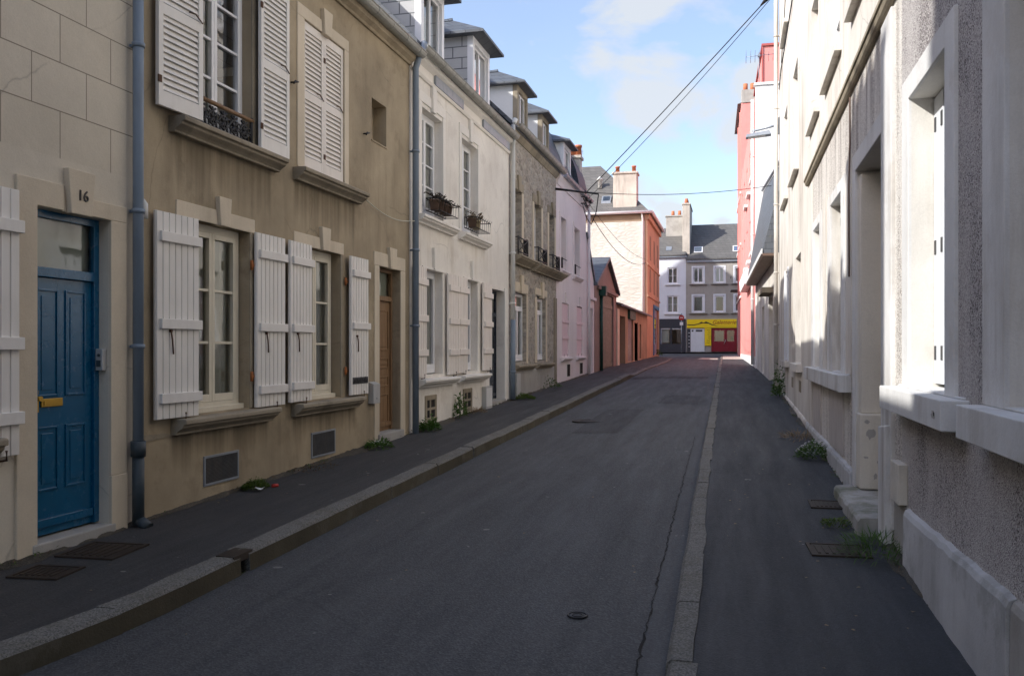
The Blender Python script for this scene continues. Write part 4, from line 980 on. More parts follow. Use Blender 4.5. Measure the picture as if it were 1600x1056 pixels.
q = MB(); q.box(FL, 37.0, 39.4, .9, 3.05, -.5, -.42); q.box(FL, 38.17, 38.21, .9, 3.05, -.42, -.4); q.out('garage_door', M['brownpaint'], h)
q = MB(); q.box(FL, 43.2, 44.4, 1.0, 2.9, -.2, -.15); q.box(FL, 44.4, 44.5, 1.0, 2.95, -.15, .03); q.out('door', M['brownpaint'], h)
q = MB(); q.box(FL, 45.6, 46.4, 1.1, 2.9, -.2, -.15); q.out('door', M['brownpaint'], h)
# ---- corner house, terracotta street front and stone gable wall
h = thing('corner_house', 'tall corner house with terracotta street front and pale coursed stone side wall', 'house', (UL, 50, g(50)))
Q = lambda u, s, z: Vector((u, s, z))
mb = MB(); mb.face([Q(-13, 49.7, .5), Q(UL - .14, 49.7, .5), Q(UL - .14, 49.7, 9.3), Q(-13, 49.7, 9.3)]); mb.face([Q(-13, 49.7, .5), Q(-13, 58, .5), Q(-13, 58, 9.3), Q(-13, 49.7, 9.3)]); mb.out('side_wall', M['gablestone'], h)
mb = MB(); facade(mb, FL, 49.7, 58, .5, 9.3, [(53.6, 57.2, 1.25, 4.2, .15)]); mb.face([Q(UL, 58, .5), Q(-13, 58, .5), Q(-13, 58, 9.3), Q(UL, 58, 9.3)]); mb.face([Q(UL - .14, 49.695, .5), Q(UL, 49.695, .5), Q(UL, 49.695, 9.3), Q(UL - .14, 49.695, 9.3)]); mb.out('wall', M['terracotta'], h)
mb = MB(); mb.face([Q(-13, 49.69, 8.9), Q(UL - .15, 49.69, 8.9), Q(UL - .15, 49.69, 9.3), Q(-13, 49.69, 9.3)]); mb.out('eaves_band', M['orange'], h)
q = MB()
for z in (4.6, 6.4): q.box(FL, 49.7, 58, z, z + .12, -.02, .06)
q.box(FL, 49.7, 58, 9.0, 9.3, -.02, .14); q.out('string_course', M['terracotta'], h, .01)
for a in (51.6, 54.2, 56.6):
    for z in (4.95, 6.85):
        q = MB(); q.box(FL, a - .45, a + .45, z, z + 1.4, -.02, .012); q.box(FL, a - .03, a + .03, z, z + 1.4, .0125, .03); q.out('closed_shutter', M['orange'], h); 
mb = MB(); e = .25
A = [Q(-13.2, 49.45, 9.32), Q(UL + e, 49.45, 9.32), Q(UL + e, 58.2, 9.32), Q(-13.2, 58.2, 9.32)]; T = [Q(-11.0, 53.4, 12.95), Q(-8.0, 53.4, 12.95)]
for f in ([A[0], A[1], T[1], T[0]], [A[1], A[2], T[1]], [A[2], A[3], T[0], T[1]], [A[3], A[0], T[0]], A[::-1]): mb.face(f)
rf = mb.out('roof', M['slate_far'], h)
mb = MB(); mb.tube([Q(-13.2, 49.4, 9.38), Q(UL + e + .05, 49.4, 9.38)], .085, 8); mb.tube([Q(UL + e + .05, 49.4, 9.38), Q(UL + e + .05, 58.2, 9.38)], .085, 8); mb.out('gutter', M['plasticw'], h)
mb = MB(); mb.tube([Q(UL - .24, 49.6, 1.2), Q(UL - .24, 49.6, 9.0), Q(UL - .3, 49.45, 9.35)], .06, 8); mb.out('downpipe', M['plasticw'], h)
mb = MB(); mb.hexa([Q(-6.75, 49.95, 9.6), Q(-5.4, 49.95, 9.6), Q(-5.4, 50.9, 9.6), Q(-6.75, 50.9, 9.6), Q(-6.75, 49.95, 11.7), Q(-5.4, 49.95, 11.7), Q(-5.4, 50.9, 11.7), Q(-6.75, 50.9, 11.7)])
mb.hexa([Q(-6.82, 49.88, 11.701), Q(-5.33, 49.88, 11.701), Q(-5.33, 50.97, 11.701), Q(-6.82, 50.97, 11.701), Q(-6.82, 49.88, 11.82), Q(-5.33, 49.88, 11.82), Q(-5.33, 50.97, 11.82), Q(-6.82, 50.97, 11.82)]); c = mb.out('chimney', M['chim'], h, .02)
for x in (-6.55, -5.6): q = MB(); q.tube([Q(x, 50.4, 11.8), Q(x, 50.4, 12.15), Q(x, 50.4, 12.15), Q(x, 50.4, 12.22)], [.13, .11, .14, .14], 10); q.out('chimney_pot', M['pot'], c)
q = MB(); sl = (12.95 - 9.32) / (53.4 - 49.45)
zz = lambda s: 9.32 + (s - 49.45) * sl
q.prism([Q(-7.5, 50.3, zz(50.3) + .1), Q(-6.95, 50.3, zz(50.3) + .1), Q(-6.95, 50.3, zz(50.3) - .1), Q(-7.5, 50.3, zz(50.3) - .1)], [Q(-7.5, 50.75, zz(50.75) + .1), Q(-6.95, 50.75, zz(50.75) + .1), Q(-6.95, 50.75, zz(50.75) - .1), Q(-7.5, 50.75, zz(50.75) - .1)]); sk = q.out('skylight', M['zinc'], h)
q = MB(); q.face([Q(-7.43, 50.36, zz(50.36) + .115), Q(-7.02, 50.36, zz(50.36) + .115), Q(-7.02, 50.69, zz(50.69) + .115), Q(-7.43, 50.69, zz(50.69) + .115)]); q.out('skylight_pane', M['glass'], sk)
q = MB(); q.tube([Q(-7.75, 51.5, zz(51.5)), Q(-7.75, 51.5, zz(51.5) + .5), Q(-7.75, 51.5, zz(51.5) + .5), Q(-7.75, 51.5, zz(51.5) + .7)], [.12, .12, .22, .05], 10); q.out('roof_vent', M['plasticw'], h)
q = MB(); q.box(FL, 53.6, 57.2, 1.25, 4.2, -.13, -.1); q.out('shopfront', M['lilac'], h)
q = MB(); q.box(FL, 53.5, 53.75, 1.2, 4.3, -.1, .06); q.box(FL, 53.75, 57.3, 4.1, 4.3, -.1, .06); q.out('shopfront_trim', M['bluepaint'], h)
q = MB(); q.box(FL, 54.6, 56.6, 1.9, 3.6, -.098, -.09); q.out('shop_window', M['glass'], h)
# ---- tall building behind the viewer, left
h = thing('house', 'tall rendered house standing behind the viewer on the left of the street', 'house', P(-9, g(-9), 0))
mb = MB(); facade(mb, FL, -14, -4.05, -.8, 13.2, [(-12.6, -11.5, 1, 2.8, .15), (-9.6, -8.5, 1, 2.8, .15), (-6.6, -5.5, 1, 2.8, .15), (-12.6, -11.5, 4, 5.9, .15), (-9.6, -8.5, 4, 5.9, .15), (-6.6, -5.5, 4, 5.9, .15), (-12.6, -11.5, 7, 8.8, .15), (-9.6, -8.5, 7, 8.8, .15), (-6.6, -5.5, 7, 8.8, .15)])
shell(mb, FL, -14, -4.05, -.8, 13.2, 6.0); mb.out('wall', M['white'], h)
mb = MB(); mb.ext(FL, [(.2, 13.25), (-.6, 14.9), (-5.4, 14.9), (-6.1, 13.25)], -14.1, -4.0); mb.out('roof', M['slate'], h)
for a in (-12.6, -9.6, -6.6):
    for z in (1, 4, 7): w = window(h, FL, a, a + 1.1, z, z + 1.8, .15, 3, 'framew', 'curtainw')

# ---- unseen rear house and tall gabled building, both added as shadow casters
h = thing('house', 'unseen plain rear house added behind the garages to shade the far road', 'house', (-11, 37, g(37)))
mb = MB(); A_ = [(-14, 33), (-9.2, 33), (-9.2, 40.3), (-14, 40.3)]; mb.prism([Vector((u, s, .5)) for u, s in A_], [Vector((u, s, 7.6)) for u, s in A_]); mb.out('wall', M['white'], h)
mb = MB(); mb.prism([Vector((u, 32.8, z)) for u, z in ((-14.2, 7.61), (-9.0, 7.61), (-11.6, 9.6))], [Vector((u, 40.5, z)) for u, z in ((-14.2, 7.61), (-9.0, 7.61), (-11.6, 9.6))]); mb.out('roof', M['slate_far'], h)
h = thing('building', 'unseen tall gabled stone building added beyond the corner house to shade the end fronts', 'building', (-22, 55, g(55)))  # out of view, added for the shadow on the end houses
mb = MB()
gp = [(-27.5, .5), (-17.6, .5), (-17.6, 19.6), (-20.9, 23.6), (-27.5, 19.0)]
mb.prism([Vector((u, 57.4, z)) for u, z in gp], [Vector((u, 50, z)) for u, z in gp]); mb.out('wall', M['gablestone'], h)
mb = MB(); gr = [(-17.4, 19.5), (-20.9, 23.75), (-27.8, 18.95), (-27.8, 18.75), (-20.9, 23.55), (-17.4, 19.3)]
mb.prism([Vector((u, 57.6, z)) for u, z in gr], [Vector((u, 49.8, z)) for u, z in gr]); mb.out('roof', M['slate_far'], h)
# ================================================================== RIGHT SIDE
P = FR.P
def metal_shutter(h, a0, a1, z0, z1, dp, mat='shutgrey', n=4):
    q = MB(); w = (a1 - a0) / n
    for i in range(n):
        j = (i % 2) * .006
        q.box(FR, a0 + i * w + .004, a0 + (i + 1) * w - .004, z0 + .03, z1 - .01, -dp + j, -dp + .03 + j)
    o = q.out('shutter', M[mat], h, .003)
    for k in (.12, .48, .9):
        for i in range(n + 1):
            a = min(a1 - .03, max(a0 + .03, a0 + i * w)) + (.025 if i < n else -.02); z = z0 + (z1 - z0) * k
            q = MB(); q.box(FR, a - .018, a + .018, z - .045, z + .045, -dp + .034, -dp + .042); q.out('hinge', M['mesh'], o)
    q = MB(); q.box(FR, a0, a1, z0 - .02, z1 + .02, -dp - .1, -dp - .05); q.out('shutter_backing', M['dark'], o)
    return o
def rsill(h, a0, a1, z1=1.345, z0=1.19, pr=.13, mat='band'):
    q = MB(); q.extd(FR, [(a0, z0), (a1, z0 + .0), (a1, z1), (a0, z1)], -.2, pr); q.box(FR, a0 + .06, a1 - .06, z1, z1 + .012, -.2, .02); return q.out('sill', M[mat], h, .012)
def rsurround(h, a0, a1, z0, z1, w=.2, t=.14, pr=.022, mat='band'):
    q = MB(); q.box(FR, a0 - w, a0 - .0005, z0, z1 + t, -.03, pr); q.box(FR, a1 + .0005, a1 + w, z0, z1 + t, -.03, pr); q.box(FR, a0 - .0005, a1 + .0005, z1 + .0005, z1 + t, -.03, pr)
    return q.out('surround', M[mat], h, .006)
gops = [(0.2, 1.2, 1.35, 3.22, .2), (3.0, 4.02, 1.35, 3.22, .2), (5.08, 6.08, 1.35, 3.22, .2), (7.1, 8.6, .31, 3.25, .26), (9.71, 10.75, 1.35, 3.27, .17), (12.05, 12.97, 1.35, 3.27, .17)]
uops = [(a, b, z0, z1, .18) for z0, z1 in ((4.86, 6.6), (8.0, 9.7)) for a, b in ((2.2, 3.3), (4.9, 6.0), (7.5, 8.8), (10.0, 11.3), (12.45, 13.5))]
h = thing('house', 'tall pebbledashed house with white window bands and a dark moulded ledge in the right foreground', 'house', P(5, g(5), 0))
mb = MB(); rv = []; facade(mb, FR, -8, 6.4, -.5, 4.1, gops[:3], rv); mb.out('wall', M['pebble'], h)
mb = MB(); facade(mb, FR, 6.4, 14.2, -.5, 4.1, gops[3:], rv); mb.out('wall', M['pebble_pale'], h); [r_.out('window_reveal', M['rgrime'], h) for r_ in rv]
mb = MB(); facade(mb, FR, -8, 14.2, 4.1, 11.4, uops); shell(mb, FR, -8, 14.2, -.5, 11.4, 8); mb.out('upper_wall', M['cream'], h)
mb = MB(); mb.ext(FR, [(.15, 11.42), (-4, 13.5), (-8.1, 11.42)], -8.1, 14.2); mb.out('roof', M['slate_far'], h)
q = MB(); q.ext(FR, [(-.02, 4.09), (.03, 4.09), (.05, 4.11), (.06, 4.14), (.06, 4.15), (.075, 4.155), (.075, 4.19), (-.02, 4.2)], -8, 14.0); q.out('moulded_ledge', M['trim_grey'], h, .003)
for a0, a1, s0, s1 in ((3.0, 4.02, 2.4, 4.36), (5.08, 6.08, 4.66, 6.5)):
    rsurround(h, a0, a1, 1.345, 3.22, .21 if a0 > 4 else .33, .15); rsill(h, s0, s1); metal_shutter(h, a0, a1, 1.35, 3.22, .17)
q = MB(); q.box(FR, .0, 1.4, 1.2, 1.345, -.2, .13); q.out('sill', M['band'], h)
q = MB(); q.box(FR, 6.66, 7.098, .3, 4.05, -.03, .03); q.box(FR, 8.602, 8.78, .3, 3.42, -.03, .025); q.box(FR, 7.098, 8.602, 3.252, 3.42, -.03, .025); q.out('door_surround', M['band'], h, .008)
q = MB(); q.extd(FR, [(6.70, -.1), (7.0, -.1), (7.0, 1.02), (6.70, 1.05)], .0, .065); q.out('pilaster_foot', M['band'], h, .012)
d = panel_door(h, FR, 7.1, 8.6, .32, 3.25, .26, 'stucco_in', rows=((.06, .34), (.40, .95)), transom=.3, tmat='curtain')
q = MB(); q.box(FR, 8.36, 8.598, .33, 1.01, -.25, .012); q.out('jamb_block', M['stucco_in'], h, .012)
q = MB(); q.box(FR, 8.44, 8.597, 1.011, 3.2, -.25, -.01); q.out('jamb_lining', M['stucco_in'], h, .008)
def flake(par, pts3, mat, name, seed=1):
    rr = random.Random(seed); q = MB()
    for c, r1, r2, ax, ay in pts3:
        n = 13; q.face([Vector(c) + Vector(ax) * r1 * math.cos(k * 6.283 / n) * rr.uniform(.6, 1.15) + Vector(ay) * r2 * math.sin(k * 6.283 / n) * rr.uniform(.55, 1.2) for k in range(n)])
    return q.out(name, M[mat], par)
Y_, Z_, X_ = (0, 1, 0), (0, 0, 1), (1, 0, 0)
flake(h, [((.9885, 4.82, 1.262), .045, .028, Y_, Z_)], 'concrete', 'chipped_patch', 2)
flake(h, [((.9884, 4.80, 1.268), .018, .014, Y_, Z_)], 'dark', 'chip_hole', 3)
for k_, (u_, z_, a_, b_) in enumerate(((1.20, .83, .045, .05), (1.17, .94, .025, .02), (1.24, .45, .02, .035), (1.16, .62, .03, .012), (1.27, .58, .018, .03))):
    flake(h, [((u_, 8.357, z_), a_, b_, X_, Z_)], 'concrete', 'bare_patch', 5 + k_)
rr = random.Random(5)
mb = MB(); n = 22; rows = []
for i in range(n + 1):
    a = 7.02 + (8.72 - 7.02) * i / n; e = .20 + rr.uniform(-.007, .007); zt = .315 + rr.uniform(-.005, .004)
    rows.append([mb.bm.verts.new(P(a, z, d_)) for d_, z in ((-.25, -.1), (e + .004, -.1), (e + .008, .12), (e, zt - .03), (e - .018, zt - .006), (e - .06, zt), (-.25, zt + .01))])
for A, B in zip(rows, rows[1:]):
    for k in range(7): mb.bm.faces.new([A[k], A[(k + 1) % 7], B[(k + 1) % 7], B[k]])
mb.bm.faces.new(rows[0]); mb.bm.faces.new(rows[-1]); mb.out('doorstep', M['step'], h)
q = MB(); q.box(FR, 6.2, 6.5, .56, .83, .0, .06); q.out('meter_box', M['stucco_in'], h, .006)
def rplinth(a0, a1, za, zb, pr, mat, seed):
    rr = random.Random(seed); mb = MB(); n = max(2, int((a1 - a0) / .12)); rows = []
    for i in range(n + 1):
        a = a0 + (a1 - a0) * i / n; zt = za + (zb - za) * i / n + rr.uniform(-.006, .006); e = pr + rr.uniform(-.003, .003)
        rows.append([mb.bm.verts.new(P(a, z, d_)) for d_, z in ((-.02, -.2), (e + .01, -.2), (e, zt - .03), (e - .012, zt), (-.02, zt + .02))])
    for A, B in zip(rows, rows[1:]):
        for k in range(5): mb.bm.faces.new([A[k], A[(k + 1) % 5], B[(k + 1) % 5], B[k]])
    mb.bm.faces.new(rows[0]); mb.bm.faces.new(rows[-1]); return mb.out('plinth', M[mat], h)
rplinth(3.92, 6.13, .575, .54, .04, 'plinth', 1); rplinth(-2, 3.9, .6, .575, .03, 'concrete', 2); rplinth(8.8, 10.9, .43, .44, .045, 'plinth', 3); rplinth(10.905, 14.15, .45, .47, .035, 'plinth', 4)
q = MB(); q.box(FR, 6.14, 6.64, -.1, .55, -.03, .012); q.out('grey_base', M['concrete'], h, .005)
for a0, a1, s0, s1 in ((9.71, 10.75, 9.04, 11.25), (12.05, 12.97, 11.28, 13.4)):
    rsurround(h, a0, a1, 1.345, 3.27, .32, .12, .024); rsill(h, s0, s1, 1.34, 1.17, .12); metal_shutter(h, a0, a1, 1.35, 3.27, .13)
    q = MB(); q.box(FR, a0 - .1, a1 + .15, .48, 1.168, -.02, .018); q.out('under_sill_panel', M['board'], h, .01)
    q = MB(); q.box(FR, a0 - .75, a0 - .33, 1.35, 3.5, -.02, .012); q.out('wall_band', M['cream'], h, .004)
q = MB(); q.box(FR, 13.3, 14.18, .48, 4.04, -.02, .016); q.out('wall_band', M['cream'], h, .004)
for a, b, z0, z1, dp in uops:
    if a > 4: w = window(h, FR, a, b, z0, z1, .15, 3, 'framew', 'curtainw'); rsill(w, a - .2, b + .2, z0, z0 - .075, .075, 'cream')
q = MB(); q.tube([P(8.98, 4.05, .02), P(8.97, 3.6, .02), P(8.975, 3.2, .03), P(8.95, 2.3, .03)], .009, 6); q.out('wall_cable', M['brownpaint'], h)

# second right house
ops = [(15.6, 16.85, 1.34, 3.27, .2), (19.0, 20.0, 1.34, 3.29, .08)]
ops += [(a, b, z0, z1, .18) for z0, z1 in ((4.86, 6.85), (8.6, 10.2)) for a, b in ((16.35, 17.6), (19.45, 20.6))]
h = thing('house', 'tall cream rendered house with a corner downpipe beyond the pebbledashed house', 'house', P(18.5, g(18), 0))
mb = MB(); facade(mb, FR, 14.21, 22.9, -.2, 11.4, ops); shell(mb, FR, 14.21, 22.9, -.2, 11.4, 8); mb.out('wall', M['cream'], h)
mb = MB(); mb.ext(FR, [(.15, 11.42), (-4, 13.5), (-8.1, 11.42)], 14.21, 23.0); mb.out('roof', M['slate_far'], h)
rplinth(14.25, 22.6, .47, .62, .03, 'cream', 6)
for a, b, z0, z1, dp in ops[2:]:
    w = window(h, FR, a, b, z0, z1, .15, 3, 'framew', 'curtainw'); rsill(w, a - .3, b + .3, z0, z0 - .08, .09, 'cream')
w = window(h, FR, 15.6, 16.85, 1.36, 3.27, .2, 3, 'framew', 'curtaing'); rsill(w, 15.3, 17.2, 1.34, 1.2, .1, 'cream')
w = window(h, FR, 19.0, 20.0, 1.36, 3.29, .07, 3, 'shutgrey', 'curtaing'); rsill(w, 18.7, 20.3, 1.34, 1.22, .1, 'cream')
q = MB(); q.box(FR, 18.93, 18.998, 1.34, 3.32, -.05, .03); q.box(FR, 20.002, 20.06, 1.34, 3.32, -.05, .03); q.out('window_surround', M['shutgrey'], h, .004)
for a in (15.5, 17.5): q = MB(); q.box(FR, a, a + .5, .85, 1.05, -.1, .004); q.out('vent_slot', M['trim_grey'], h)
downpipe(h, FR, 22.55, .4, 11.2, .09, M['cream'], .05, None, None, (2.2, 3.5, 5.2, 7.6, 9.4))
q = MB(); q.tube([P(9.6, 8.8, .03), P(13, 8.6, .03), P(16.5, 8.3, .03), P(18.6, 8.25, .03), P(21.4, 8.2, .03), P(22.3, 8.0, .03)], .014, 5); q.tube([P(18.6, 9.8, .03), P(21.2, 8.3, .03)], .01, 5); q.out('wall_cable', M['rubber'], h)
# street lamp on its arm
t_ = thing('street_lamp', 'flat grey street lamp on a wall arm above the right pavement', 'street lamp', P(22.7, 6.9, .06))
q = MB(); q.tube([P(22.7, 7.22, .0), P(22.7, 7.22, .08), P(22.7, 7.1, .66)], [.04, .035, .028], 10); q.box(FR, 22.62, 22.78, 7.0, 7.4, .0, .03); q.out('arm', M['zinc'], t_)
q = MB(); q.prism([P(22.56, 6.98, .2), P(22.84, 6.98, .2), P(22.8, 7.09, .25), P(22.6, 7.09, .25)], [P(22.56, 6.93, .82), P(22.84, 6.93, .82), P(22.78, 7.02, .80), P(22.62, 7.02, .80)]); q.tube([P(22.7, 7.0, .62), P(22.7, 7.16, .62)], .03, 8); q.out('lamp_head', M['zinc'], t_, .006)
q = MB(); q.prism([P(22.6, 6.965, .34), P(22.8, 6.965, .34), P(22.8, 6.975, .34), P(22.6, 6.975, .34)], [P(22.6, 6.925, .76), P(22.8, 6.925, .76), P(22.8, 6.935, .76), P(22.6, 6.935, .76)]); q.out('lamp_glass', M['plasticw'], t_)

# low annex with steep slate roof
P = FA.P
h = thing('annex', 'low whitewashed annex with a steep slate roof and deep dark eaves', 'annex', P(5, g(28), 0))
ops = [(2.0, 3.6, .6, 3.1, .25), (6.0, 7.4, .8, 3.0, .25)]
mb = MB(); facade(mb, FA, .0, 10.95, 0, 4.05, ops); shell(mb, FA, .0, 10.95, 0, 4.05, 5); mb.out('wall', M['cream'], h)
for o_ in ops: q = MB(); q.box(FA, o_[0], o_[1], o_[2], o_[3], -.25, -.2); q.out('door', M['stucco_in'], h)
q = MB(); q.prism([P(.05, 4.05, .36), P(.05, 4.2, .36), P(.05, 6.7, -.3), P(.05, 6.7, -4), P(.05, 4.05, -4)], [P(10.94, 4.05, .36), P(10.94, 4.2, .36), P(10.94, 7.55, -.25), P(10.94, 7.55, -4), P(10.94, 4.05, -4)]); rf = q.out('roof', M['slate'], h)
q = MB(); q.box(FA, .02, 10.93, 3.98, 4.045, .004, .38); q.out('soffit', M['brownpaint'], h)
q = MB(); q.box(FA, .02, 10.95, 4.03, 4.16, .381, .41); q.out('fascia', M['plasticw'], h)
q = MB(); q.tube([P(.05, 6.72, -.25), P(10.9, 7.57, -.2)], .05, 6); q.out('ridge_roll', M['zinc'], rf)
q = MB(); n = 10
q.box(FA, 1.8, 3.8, 3.15, 3.3, -.02, .3); q.out('door_hood', M['trim_grey'], h)
# coral building with white end wall
h = thing('building', 'coral pink building with a white end wall and a pink attic block', 'building', P(20, g(43), 0))
mb = MB(); ops = [(a, a + 1.1, z, z + 1.7, .15) for a in (13, 16.5, 20, 23.5, 27) for z in (5.6, 8.6)]
facade(mb, FA, 11.0, 29.4, 0, 11.5, ops); shell(mb, FA, 11.0, 29.4, 0, 11.5, 7); mb.out('wall', M['coral'], h)
q = MB(); q.box(FA, 10.96, 11.2, 0, 11.55, -7, .04); q.box(FA, 10.9, 11.25, 11.551, 11.65, -7, .1); q.out('end_wall', M['gwhite'], h, .01)
q = MB(); q.box(FA, 13.0, 20, 11.5, 13.7, -6, -.35); q.out('attic_block', M['coral'], h)
q = MB(); q.box(FA, 12.93, 20.1, 13.701, 13.79, -6.1, -.28); q.box(FA, 12.96, 13.03, 11.7, 13.7, -.349, -.29); q.out('attic_trim', M['brick'], h)
for o_ in ops: w = window(h, FA, *o_[:4], .12, 2, 'framew', 'curtainw')
for a, z in ((13, 5.5), (16.5, 5.5), (20, 5.5), (13, 8.5), (16.5, 8.5), (20, 8.5)): q = MB(); q.box(FA, a - .15, a + 1.25, z - .12, z, 0, .16); q.out('sill', M['gwhite'], h)
q = MB(); q.hexa([P(14, 4.3, 0), P(20, 4.3, 0), P(20, 4.3, .34), P(14, 4.3, .34), P(14, 5.0, 0), P(20, 5.0, 0), P(20, 4.8, .38), P(14, 4.8, .38)]); q.out('canopy', M['gwhite'], h, .01)
q = MB(); q.box(FA, 11.21, 29.4, .4, 1.3, -.02, .04); q.out('base_course', M['gwhite'], h)
downpipe(h, FA, 11.6, 1.0, 11.2, .12, M['plasticw'], .07, None, None, (3.5, 6, 9))
h2 = thing('building', 'taller coral red building at the far right with a chimney on its end wall', 'building', P(35, g(58), 0))
mb = MB(); ops = [(a, a + 1.2, z, z + 1.7, .15) for a in (30.5, 34) for z in (5.5, 8.5, 11.5)]; facade(mb, FA, 29.41, 37, 0, 16.0, ops); shell(mb, FA, 29.41, 37, 0, 16.0, 7); mb.out('wall', M['coral'], h2)
for o_ in ops: window(h2, FA, *o_[:4], .12, 2, 'framew', 'curtainw')
q = MB(); q.ext(FA, [(.2, 16.01), (-3.4, 17.2), (-7.1, 16.01)], 29.6, 37); q.out('roof', M['slate_far'], h2)
q = MB(); q.box(FA, 29.35, 29.9, 16.0, 16.75, -.9, -.02); c = q.out('chimney', M['concrete'], h2, .01)
for d_ in (-.25, -.65): q = MB(); p = P(29.6, 16.75, d_); q.tube([p, p + Vector((0, 0, .4))], .13, 8); q.out('chimney_pot', M['pot'], c)
q = MB()
for z in (4.6, 7.7, 10.7): q.box(FA, 29.42, 37, z, z + .12, -.02, .07)
q.out('string_course', M['gwhite'], h2)
q = MB()
for a in (29.6, 33.2): q.box(FA, a, a + .1, 5, 15.5, 0, .1)
q.out('pilaster', M['coral'], h2)
q = MB(); q.box(FA, 33.8, 35.5, 5.3, 5.35, 0, .5); q.box(FA, 33.8, 35.5, 6.2, 6.24, .47, .5); q.out('balcony', M['iron'], h2)
# ================================================================== END OF THE STREET
P = FE.P
h = thing('house', 'bluish white house with a charcoal shopfront facing up the street', 'house', P(-6, g(72), 0))
ops = [(-5.25, -4.42, 6.9, 8.28, .15), (-5.3, -4.37, 4.5, 5.97, .15), (-8.6, -7.7, 6.9, 8.28, .15), (-8.6, -7.7, 4.5, 5.97, .15), (-5.75, -4.1, 1.3, 3.2, .12)]
mb = MB(); facade(mb, FE, -13, -3.77, .8, 9.25, ops); shell(mb, FE, -13, -3.77, .8, 9.25, 8); mb.out('wall', M['bluewhite'], h)
mb = MB(); mb.ext(FE, [(.25, 9.2), (.25, 9.3), (-3.6, 12.0), (-8.2, 9.3)], -13, -3.78); mb.out('roof', M['slate_far'], h)
for o_ in ops[:4]: w = window(h, FE, *o_[:4], .12, 2, 'framew', 'curtaing'); sill(w, FE, o_[0] - .2, o_[1] + .2, o_[2], .15, .14, 'gwhite')
q = MB(); q.box(FE, -6.1, -3.78, 3.3, 4.06, -.02, .06); q.box(FE, -6.1, -5.8, 1.2, 3.299, -.02, .05); q.box(FE, -4.1, -3.78, 1.2, 3.299, -.02, .05); q.box(FE, -5.8, -4.1, 1.2, 2.0, -.1, .04); q.box(FE, -5.02, -4.9, 2.0, 3.299, -.1, .04); sf = q.out('shopfront', M['charcoal'], h, .01)
q = MB()
for a, b in ((-5.8, -5.02), (-4.9, -4.1)): q.face([P(a, 2.0, -.03), P(b, 2.0, -.03), P(b, 3.3, -.03), P(a, 3.3, -.03)])
q.out('shop_window', M['glass'], sf)
q = MB(); q.box(FE, -5.72, -5.12, 2.1, 3.2, -.12, -.1); q.box(FE, -4.5, -4.2, 2.1, 3.1, -.12, -.1); q.out('blind', M['curtaing'], sf)
q = MB(); q.box(FE, -6.1, -3.7, 9.08, 9.2, -.05, .2); q.out('gutter', M['zinc'], h)
c = MB(); c.box(FE, -5.55, -4.08, 9.6, 12.8, -3.4, -2.4); c.box(FE, -5.62, -4.05, 12.801, 12.92, -3.47, -2.33); c = c.out('chimney', M['concrete'], h, .02)
for a in (-5.0, -4.45): q = MB(); q.tube([P(a, 12.92, -2.9), P(a, 13.35, -2.9)], [.15, .12], 8); q.out('chimney_pot', M['pot'], c)
q = MB(); q.prism([P(-5.4, 9.74, -.28), P(-4.95, 9.74, -.28), P(-4.95, 10.1, -.8), P(-5.4, 10.1, -.8)], [P(-5.4, 9.6, -.35), P(-4.95, 9.6, -.35), P(-4.95, 9.96, -.9), P(-5.4, 9.96, -.9)]); q.out('skylight', M['zinc'], h)

h = thing('house', 'grey rendered house with a yellow sign and dark red doors closing the street', 'house', P(-1, g(72), 0))
gx = ((-3.19, -2.37), (-1.46, -.72), (.1, .9), (1.9, 2.7)); ops = [(a, b, 6.92, 8.22, .15) for a, b in gx] + [(a, b, 4.55, 5.92, .15) for a, b in gx]
mb = MB(); facade(mb, FE, -3.76, 7, .8, 8.85, ops); shell(mb, FE, -3.76, 7, .8, 8.85, 8); mb.out('wall', M['grey'], h)
mb = MB(); mb.ext(FE, [(.25, 8.85), (.25, 8.95), (-3.6, 12.2), (-8.2, 8.95)], -3.76, 7); mb.out('roof', M['slate_far'], h)
cur = ['curtaing', 'curtainw', None, None, 'film', 'curtainr', None, None]
for o_, cu in zip(ops, cur):
    w = window(h, FE, *o_[:4], .1, 1, 'framew', cu, leaves=1 if o_[2] < 6 else 2); sill(w, FE, o_[0] - .3, o_[1] + .3, o_[2] - .02, .2, .13, 'concrete')
    q = MB(); q.box(FE, o_[0] - .12, o_[0], o_[2], o_[3], -.02, .02); q.box(FE, o_[1], o_[1] + .12, o_[2], o_[3], -.02, .02); q.box(FE, o_[0] - .12, o_[1] + .12, o_[3] + .001, o_[3] + .13, -.02, .02); q.out('surround', M['bluewhite'], w)
q = MB(); q.box(FE, -3.7, 7, 8.65, 8.84, -.02, .15); q.out('gutter', M['zinc'], h)
c = MB(); c.box(FE, -4.05, -3.46, 9.35, 13.4, -4.2, -.15); c.box(FE, -4.1, -3.4, 13.401, 13.55, -4.25, -.1); c = c.out('chimney', M['chim'], h, .02)
for d_ in (-.5, -1.4, -2.3, -3.2, -3.9): q = MB(); q.tube([P(-3.75, 13.55, d_), P(-3.75, 13.95, d_)], [.17, .13], 8); q.out('chimney_pot', M['pot'], c)
sl = (12.2 - 8.95) / 3.85
